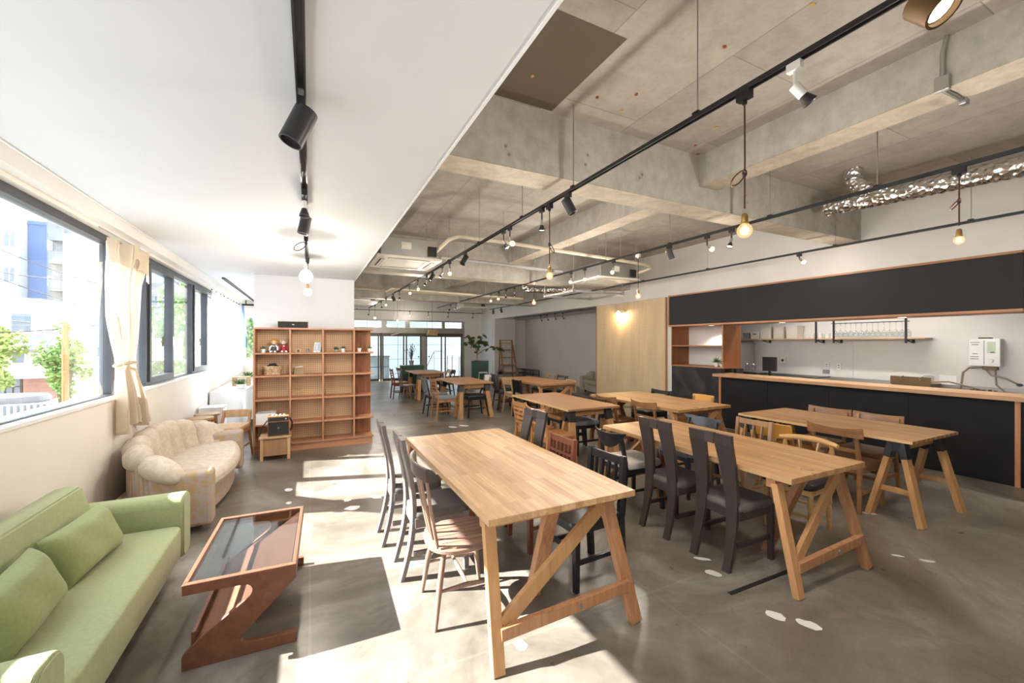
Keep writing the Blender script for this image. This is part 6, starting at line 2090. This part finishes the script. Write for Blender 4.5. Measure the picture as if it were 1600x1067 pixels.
# ================================================================== FAR END
def cabinet(label, x, y, w_, d_, h, rz, legs=0):
    t = thing('green_cabinet', label, 'cabinet', (x, y, 0), rz, 'green cabinets')
    MB().box(-w_ / 2, w_ / 2, -d_ / 2, d_ / 2, .03, h - .02).build('body', 'greencab', t, bevel=.003)
    MB().box(-w_ / 2 - .01, w_ / 2 + .01, -d_ / 2 - .01, d_ / 2 + .01, h - .02, h).build('top', 'greencab', t, bevel=.003)
    for sx in (-1, 1):
        MB().box(min(sx * .004, sx * (w_ / 2 - .01)), max(sx * .004, sx * (w_ / 2 - .01)), -d_ / 2 - .014, -d_ / 2, .05, h - .04).build('door', 'greencab', t, bevel=.002)
        MB().box(sx * .03 - .006, sx * .03 + .006, -d_ / 2 - .03, -d_ / 2 - .014, h * .5, h * .62).build('handle', 'softblack', t)
    MB().box(-w_ / 2 + .02, w_ / 2 - .02, -d_ / 2 + .02, d_ / 2 - .02, 0, .03).build('plinth', 'black', t)
cabinet('low green cabinet carrying the potted olive before the glass doors', 2.9, 13.05, .72, .42, .83, -.15)
cabinet('green cabinet carrying the big-leaved plant by the white pier', 5.85, 14.6, .62, .5, .84, -.45)

def leaf_mesh(L_, W_, name='leaf', m='leaf'):
    vs = [(0, 0, 0), (L_ * .3, W_ * .5, .0), (L_ * .3, 0, -.12 * W_), (L_ * .3, -W_ * .5, 0), (L_ * .7, W_ * .42, -.02 * L_), (L_ * .7, 0, -.12 * W_ - .02 * L_), (L_ * .7, -W_ * .42, -.02 * L_), (L_, 0, -.1 * L_)]
    fs = [(0, 2, 1), (0, 3, 2), (1, 2, 5, 4), (2, 3, 6, 5), (4, 5, 7), (5, 6, 7)]
    return MB().add(vs, fs).mesh(name, m, 60)

t = thing('potted_olive', 'slender small-leaved tree in a dark pot on the low green cabinet', 'plant', (2.88, 13.0, .83))
MB().lathe([(.055, 0), (.08, .15), (.07, .15), (.001, .14)], (0, 0, 0), 16).build('pot', 'potgrey', t, smooth=40)
st, fo = MB(), MB()
rr = random.Random(21)
for k in range(9):
    a = rr.uniform(0, 2 * PI)
    r = rr.uniform(.12, .3)
    h = rr.uniform(.3, .56)
    p = [Vector((0, 0, .14)), Vector((math.cos(a) * r * .3, math.sin(a) * r * .2, .14 + h * .5)), Vector((math.cos(a) * r, math.sin(a) * r * .6, .14 + h))]
    st.tube(p, [.008, .005, .003], 6)
    for q in range(26):
        f = rr.uniform(.3, 1)
        c_ = p[0].lerp(p[1], f * 2) if f < .5 else p[1].lerp(p[2], f * 2 - 1)
        d = Vector((rr.uniform(-1, 1), rr.uniform(-1, 1), rr.uniform(-.3, .9))).normalized()
        fo.bar(c_, c_ + d * .05, .022, .002, (0, 0, 1), .004, .001)
st.build('stem', 'bark', t)
fo.build('foliage', 'leafdk', t, kind='stuff')

t = thing('umbrella_fig', 'large round-leaved plant spreading over the green cabinet by the pier', 'plant', (5.75, 14.7, .84))
MB().lathe([(.09, 0), (.13, .02), (.12, .03), (.001, .03)], (0, 0, 0), 16).build('saucer', 'potgrey', t)
br = [[(0, 0, 0), (.02, 0, .3), (-.1, 0, .62), (-.25, .02, .86), (-.42, .0, .95)], [(.02, 0, .3), (.08, 0, .6), (.14, -.02, .85), (.25, -.02, .98)],
      [(.03, 0, .25), (.3, .0, .42), (.6, -.04, .52), (.95, -.06, .48), (1.1, -.08, .38)], [(-.06, 0, .5), (-.28, 0, .7), (-.4, 0, .72)], [(.1, 0, .7), (.3, .04, .72), (.42, .05, .66)]]
sm = MB()
for b in br:
    sm.tube(b, [.014 - .002 * i for i in range(len(b))], 6)
sm.build('stem', 'bark', t, smooth=50)
lm = leaf_mesh(.2, .18)
rr = random.Random(5)
for b in br:
    for q in range(17):
        f = rr.uniform(.3, 1) * (len(b) - 1)
        k = min(len(b) - 2, int(f))
        p = Vector(b[k]).lerp(Vector(b[k + 1]), f - k)
        o = bpy.data.objects.new('leaf', lm)
        C.objects.link(o)
        o.parent = t
        o.location = p + Vector((rr.uniform(-.05, .05), rr.uniform(-.08, .08), rr.uniform(-.04, .06)))
        o.rotation_euler = (rr.uniform(-.9, .9), rr.uniform(-.2, .9), rr.uniform(0, 2 * PI))
        s_ = rr.uniform(.6, 1.05)
        o.scale = (s_, s_, s_)
t = thing('ladder_shelf', 'orange wooden ladder shelf leaning on the grey pier', 'shelf', (7.42, 15.3, 0))
for x in (-.34, .3):
    MB().bar((x, -.28, 0), (x * .85, .28, 1.66), .035, .05, (1, 0, 0)).build('rail', 'orangewood', t)
    MB().bar((x, .26, 0), (x * .85, .28, 1.66), .03, .04, (1, 0, 0)).build('rear_rail', 'orangewood', t)
for k, z in enumerate((.3, .62, .93, 1.24, 1.52)):
    y = -.28 + .56 * z / 1.66
    MB().box(-.31 + .02 * k * .6, .28 - .02 * k * .6, y - .02, .27, z - .012, z + .012).build('step', 'orangewood', t)
MB().bar((-.29, .28, 1.64), (.26, .28, 1.64), .04, .03).build('top_bar', 'orangewood', t)
for i, (x, lab, m, h) in enumerate(((5.15, 'beige panel leaning by the glass doors', 'boardbeige', 1.0), (5.5, 'narrow white board leaning beside the beige panel', 'paper', .98))):
    t = thing('leaning_board', lab, 'board', (x, 15.9, 0), -.35)
    MB().bar((0, -.12, 0), (0, .1, h), .36 if i == 0 else .1, .02, (1, 0, 0)).build('sheet', m, t)
    MB().bar((-.19 if i == 0 else -.055, -.125, 0), (-.19 if i == 0 else -.055, .1, h), .012, .03, (1, 0, 0)).build('edge_batten', 'palewood', t)
t = thing('picture_frame', 'tilted white picture frame leaning on the green cabinet', 'picture frame', (5.72, 14.05, 0), -.4)
W2, H2 = .15, .46
fr = MB()
fr.bar((-W2, -.1, 0), (-W2 + .03, .05, H2), .05, .02, (1, 0, 0)).bar((W2, -.1, 0), (W2 + .03, .05, H2), .05, .02, (1, 0, 0))
fr.bar((-W2, -.095, .025), (W2, -.095, .025), .02, .05).bar((-W2 + .03, .045, H2 - .025), (W2 + .03, .045, H2 - .025), .02, .05)
fr.build('frame', 'paper', t)
MB().bar((.0, -.09, .03), (.03, .05, H2 - .03), .26, .006, (1, 0, 0)).build('picture', 'bgrey', t)
MB().bar((.02, -.06, .1), (.04, .03, .34), .09, .008, (1, 0, 0)).build('dark_figure', 'ink', t)
t = thing('wire_rack', 'low dark shelving rack against the alcove wall', 'rack', (8.2, 15.1, 0))
for x in (-.14, .14):
    for y in (-.68, .0, .68):
        MB().box(x - .012, x + .012, y - .012, y + .012, 0, .43).build('post', 'rackblk', t)
for z in (.1, .26, .42):
    MB().box(-.15, .15, -.69, .69, z - .008, z + .008).build('shelf', 'rackblk', t)
t = thing('potted_dark_plant', 'small dark plant in a pot by the ladder shelf foot', 'plant', (6.75, 14.7, 0))
MB().lathe([(.1, 0), (.14, .3), (.13, .3), (.001, .28)], (0, 0, 0), 16).build('pot', 'potgrey', t, smooth=40)
fo = MB()
rr = random.Random(8)
for q in range(60):
    d = Vector((rr.uniform(-1, 1), rr.uniform(-1, 1), rr.uniform(.1, 1.4))).normalized()
    fo.bar(Vector((0, 0, .29)), Vector((0, 0, .29)) + d * rr.uniform(.12, .26), .03, .003, (0, 0, 1), .006, .002)
fo.build('foliage', 'leafdk', t, kind='stuff')
t = thing('hanging_driftwood', 'pale wooden lamp shade hanging before the glass doors', 'lamp', (4.55, 16.7, 1.95))
MB().prism([(-.22, -.1), (.2, -.12), (.24, .08), (-.16, .12)], -.1, .1, 'xz').build('shade', 'palewood', t, bevel=.01)
MB().tube([(0, 0, .1), (0, 0, S - 1.95)], .006, 6).build('cord', 'black', t)
t = thing('ceiling_baffle', 'grey angled panel hanging before the glass doors', 'panel', (3.2, 16.7, 1.92))
MB().bar((-.3, 0, -.08), (.3, 0, .1), .3, .03, (0, 0, 1)).build('sheet', 'boardbeige', t)
for x in (-.2, .2):
    MB().tube([(x, 0, .05), (x, 0, S - 1.92)], .004, 6).build('wire', 'steel', t)

# ================================================================== OUTSIDE (the room is one floor up)
G = -3.3
struct('ground', MB().box(-90, -1.76, -40, 110, G - .3, G), 'street')
def tree(label, x, y, zc, rx, ry, rz_, n, lm, seed, leaf=.16, group=None):
    t = thing('street_tree', label, 'tree', (x, y, G), 0, group)
    h = zc - G
    rr = random.Random(seed)
    tr = MB().tube([(0, 0, 0), (.05, .03, h * .5), (0, 0, h)], [.14, .1, .06], 8)
    for k in range(7):
        a = rr.uniform(0, 2 * PI)
        tr.tube([(0, 0, h * .6), (math.cos(a) * rx * .4, math.sin(a) * ry * .4, h + rr.uniform(-.1, .2) * rz_), (math.cos(a) * rx * .75, math.sin(a) * ry * .75, h + rr.uniform(-.2, .6) * rz_)], [.06, .035, .015], 6)
    tr.build('trunk', 'bark', t, smooth=50)
    cl = []
    for k in range(22):
        d = Vector((rr.gauss(0, 1), rr.gauss(0, 1), rr.gauss(0, 1))).normalized() * rr.uniform(.25, .85)
        cl.append((d, rr.uniform(.22, .42)))
    fo = MB()
    for k in range(n):
        c_, r = cl[k % len(cl)]
        d = Vector((rr.gauss(0, 1), rr.gauss(0, 1), rr.gauss(0, 1))).normalized() * r * rr.uniform(.5, 1)
        p = c_ + d
        p = Vector((p.x * rx, p.y * ry, h + p.z * rz_))
        a = Vector((rr.gauss(0, 1), rr.gauss(0, 1), rr.gauss(0, .6))).normalized() * leaf * rr.uniform(.6, 1.2)
        b = a.cross(Vector((rr.gauss(0, 1), rr.gauss(0, 1), rr.gauss(0, 1)))).normalized() * leaf * .35
        fo.add([p - a * .5, p + b, p + a * .5, p - b], [(0, 1, 2, 3)])
    fo.build('foliage', lm, t, kind='stuff')
    return t
tree('yellow-green tree at the left edge of the big window', -8.75, 18, 1.15, 1.0, 1.1, 1.2, 2600, 'leafout2', 1)
tree('bushy green tree before the white houses, with a brown pole beside it', -7.15, 18.3, .95, .62, .8, 1.2, 2600, 'leafout', 2, .13)
tree('leafy tree filling the narrow windows beyond the tied curtain', -4.7, 18.5, 1.5, 1.0, 1.2, 2.3, 4200, 'leafout', 3, .15)
tree('tree behind the farthest narrow window', -3.6, 17.5, 1.9, .75, 1.0, 2.2, 3600, 'leafout', 4, .17)
tree('green tree beyond the small end window of the bay', -2.2, 15.6, 1.3, 1.25, 1.2, 1.7, 4200, 'leafout', 6, .15)
tree('unseen tree added outside the window bay to shade the bookcase', -6.2, 8.62, 5.6, 1.3, .72, 1.2, 3600, 'leafout', 5, .2)  # out of view; crown placed and sized to keep sun off the bookcase

def building(label, x0, x1, y0, y1, z1, m, win=(), bal=(), extra=None, group=None):
    """front face looks towards -y; windows (px0,px1,z0,z1), balconies the same"""
    t = thing('apartment_building', label, 'building', ((x0 + x1) / 2, y0, G), 0, group)
    ox, oy = (x0 + x1) / 2, y0
    MB().box(x0 - ox, x1 - ox, 0, y1 - y0, 0, z1 - G).build('wall', m, t)
    MB().box(x0 - ox, x1 - ox, -.08, y1 - y0, z1 - G, z1 - G + .25).build('parapet', m, t)
    for a, b, c_, d in win:
        f = MB().box(a - ox, b - ox, -.06, .02, c_ - G, d - G).build('window', 'bwhite', t)
        MB().box(a - ox + .06, (a + b) / 2 - ox - .03, -.075, -.06, c_ - G + .06, d - G - .06).build('pane', 'bglass', f)
        MB().box((a + b) / 2 - ox + .03, b - ox - .06, -.075, -.06, c_ - G + .06, d - G - .06).build('pane', 'bglass', f)
    for a, b, c_, d in bal:
        k = MB().box(a - ox, b - ox, -.7, .0, c_ - G, c_ - G + .12).box(a - ox, b - ox, -.7, -.64, c_ - G + .12, c_ - G + .85).build('balcony', 'bgrey', t)
        MB().box(a - ox + .1, b - ox - .1, -.03, .0, c_ - G + .1, d - G).build('door_pane', 'bglass', k)
    return t
building('white apartment block at the far left of the view', -21.5, -17.85, 40, 50, 10.6, 'bwhite', [(a, b, z, z + 1.1) for z in (.4, 3.0, 5.6, 8.0) for a, b in ((-19.6, -18.7), (-18.55, -17.95))])
building('tall navy-blue clad tower behind the houses', -17.8, -16.5, 41, 48, 9.9, 'bnavy', [])
tb_ = building('pale grey tower with stacked small balconies', -16.45, -15.3, 40, 48, 10.2, 'bgrey', [(-16.4, -16.15, z, z + .7) for z in (.5, 3, 5.5, 8)], [(-16.1, -15.35, z, z + 1.5) for z in (-.6, 1.3, 3.2, 5.1, 7.0, 8.6)])
building('white building right of the balcony tower', -15.25, -12.0, 39, 47, 8.8, 'bwhite', [(-15.0, -14.5, z, z + .8) for z in (1.5, 3.6, 5.7)] + [(-13.8, -13.2, z, z + .8) for z in (.5, 2.6, 4.7)])
building('grey block with horizontal floor bands behind the narrow windows', -9.6, -5.2, 33, 42, 11.5, 'bgrey', [(a, a + .8, z, z + 1.0) for z in (-1, 1.4, 3.8, 6.2, 8.6) for a in (-9.3, -8.2, -7.1, -6.2)], [(-9.5, -5.3, z, z + .5) for z in (-2, .4, 2.8, 5.2, 7.6)])
building('pale building far behind the end window', -6.5, 2.5, 48, 55, 9.0, 'bwhite', [(a, a + 1, z, z + 1.2) for z in (0, 3, 6) for a in (-5.5, -3.5, -1.5, .5)])
building('tan apartment block farther left along the street', -34, -22.5, 36, 46, 12.5, 'btan', [(a, a + 1.2, z, z + 1.2) for z in (-.5, 2.3, 5.1, 7.9) for a in (-33, -30.5, -28, -25.5)])
building('low white shop building facing the window from the left', -30, -19, 8, 16, 3.2, 'bwhite', [(a, a + 1.3, z, z + 1.3) for z in (-2, .8) for a in (-29, -26, -23, -21)])
tree('street tree left of the window view', -9.5, 12.0, .6, 1.1, 1.1, 1.4, 2400, 'leafout', 9, .18)
# two-storey house across the street
t = thing('house', 'two-storey house with grey tile roof and dark lattice window across the street', 'house', (-11.7, 26, G))
MB().box(-1.9, .95, 0, 5, 0, 4.6).build('wall', 'btan', t)
MB().box(-1.9, .5, .4, 5, 4.6, 6.6).build('upper_wall', 'bwhite', t)
MB().prism([(-.5, 4.45), (.5, 5.15), (.5, 5.22), (-.55, 4.55)], -2.2, 1.1, 'yz').build('roof', 'roof', t)
MB().box(-2.0, .65, .3, 5.1, 6.6, 6.85).build('roof_slab', 'bwhite', t)
f = MB().box(-.3, .4, .33, .42, 5.3, 6.2).build('window', 'bwhite', t)
MB().box(-.25, .35, .31, .33, 5.35, 6.15).build('pane', 'bglass', f)
f = MB().box(-.1, .35, -.05, .02, 3.9, 4.4).build('window', 'bwhite', t)
MB().box(-.06, .31, -.07, -.05, 3.94, 4.36).build('pane', 'bglass', f)
MB().prism([(-1.0, 3.3), (0, 3.6), (0, 3.7), (-1.05, 3.38)], -.9, 1.5, 'yz').build('awning', 'bwhite', t)
f = MB().box(-.75, .25, -.06, .02, 2.5, 3.3).build('lattice_window', 'bronze', t)
for i in range(4):
    for j in range(2):
        MB().box(-.71 + i * .24, -.53 + i * .24, -.08, -.06, 2.55 + j * .38, 2.87 + j * .38).build('pane', 'bgrey', f)
MB().box(.3, 1.2, -.1, .3, 0, 3.3).build('brick_pier', 'bbrick', t)
t = thing('roadside_shed', 'white ribbed shed with grey tarpaulin at the foot of the window view', 'shed', (-9.0, 20.6, G))
MB().box(-1.6, .95, -.6, .6, 0, 2.75).build('wall', 'bwhite', t)
for k in range(16):
    MB().box(-1.55 + k * .16, -1.49 + k * .16, -.63, -.6, 0, 2.7).build('rib', 'bgrey', t)
MB().pillow(-1.5, .6, -.6, .5, 2.7, 3.05, .5, 10).build('tarpaulin', 'roof', t, smooth=60)
t = thing('utility_pole', 'orange-brown wooden pole beside the bushy green tree', 'pole', (-6.05, 15.6, G))
MB().tube([(0, 0, 0), (0, 0, 5.35)], .07, 10).build('pole', 'orangewood', t, smooth=40)
MB().box(-.4, .4, -.03, .03, 5.0, 5.08).build('crossarm', 'alu', t)
for i, (a, b, sg) in enumerate((((-9.5, 16, 5.4), (-4.2, 14.5, 2.9), .35), ((-9.5, 16.2, 4.4), (-4.0, 14.6, 2.2), .3), ((-9.5, 16, 3.9), (-4.5, 15, 3.2), .2), ((-9.6, 17, 2.5), (-4.2, 15.5, 2.0), .15), ((-9.6, 17, 1.9), (-4.2, 15.5, 2.35), .25))):
    pts = []
    for k in range(17):
        f = k / 16
        p = Vector(a).lerp(Vector(b), f)
        p.z -= sg * 4 * f * (1 - f)
        pts.append(p)
    tag(MB().tube(pts, .012, 5).build('power_line', 'black', None), 'sagging power line outside, %s from the top' % ('first', 'second', 'third', 'fourth', 'fifth')[i], 'cable', 'power lines over the street')
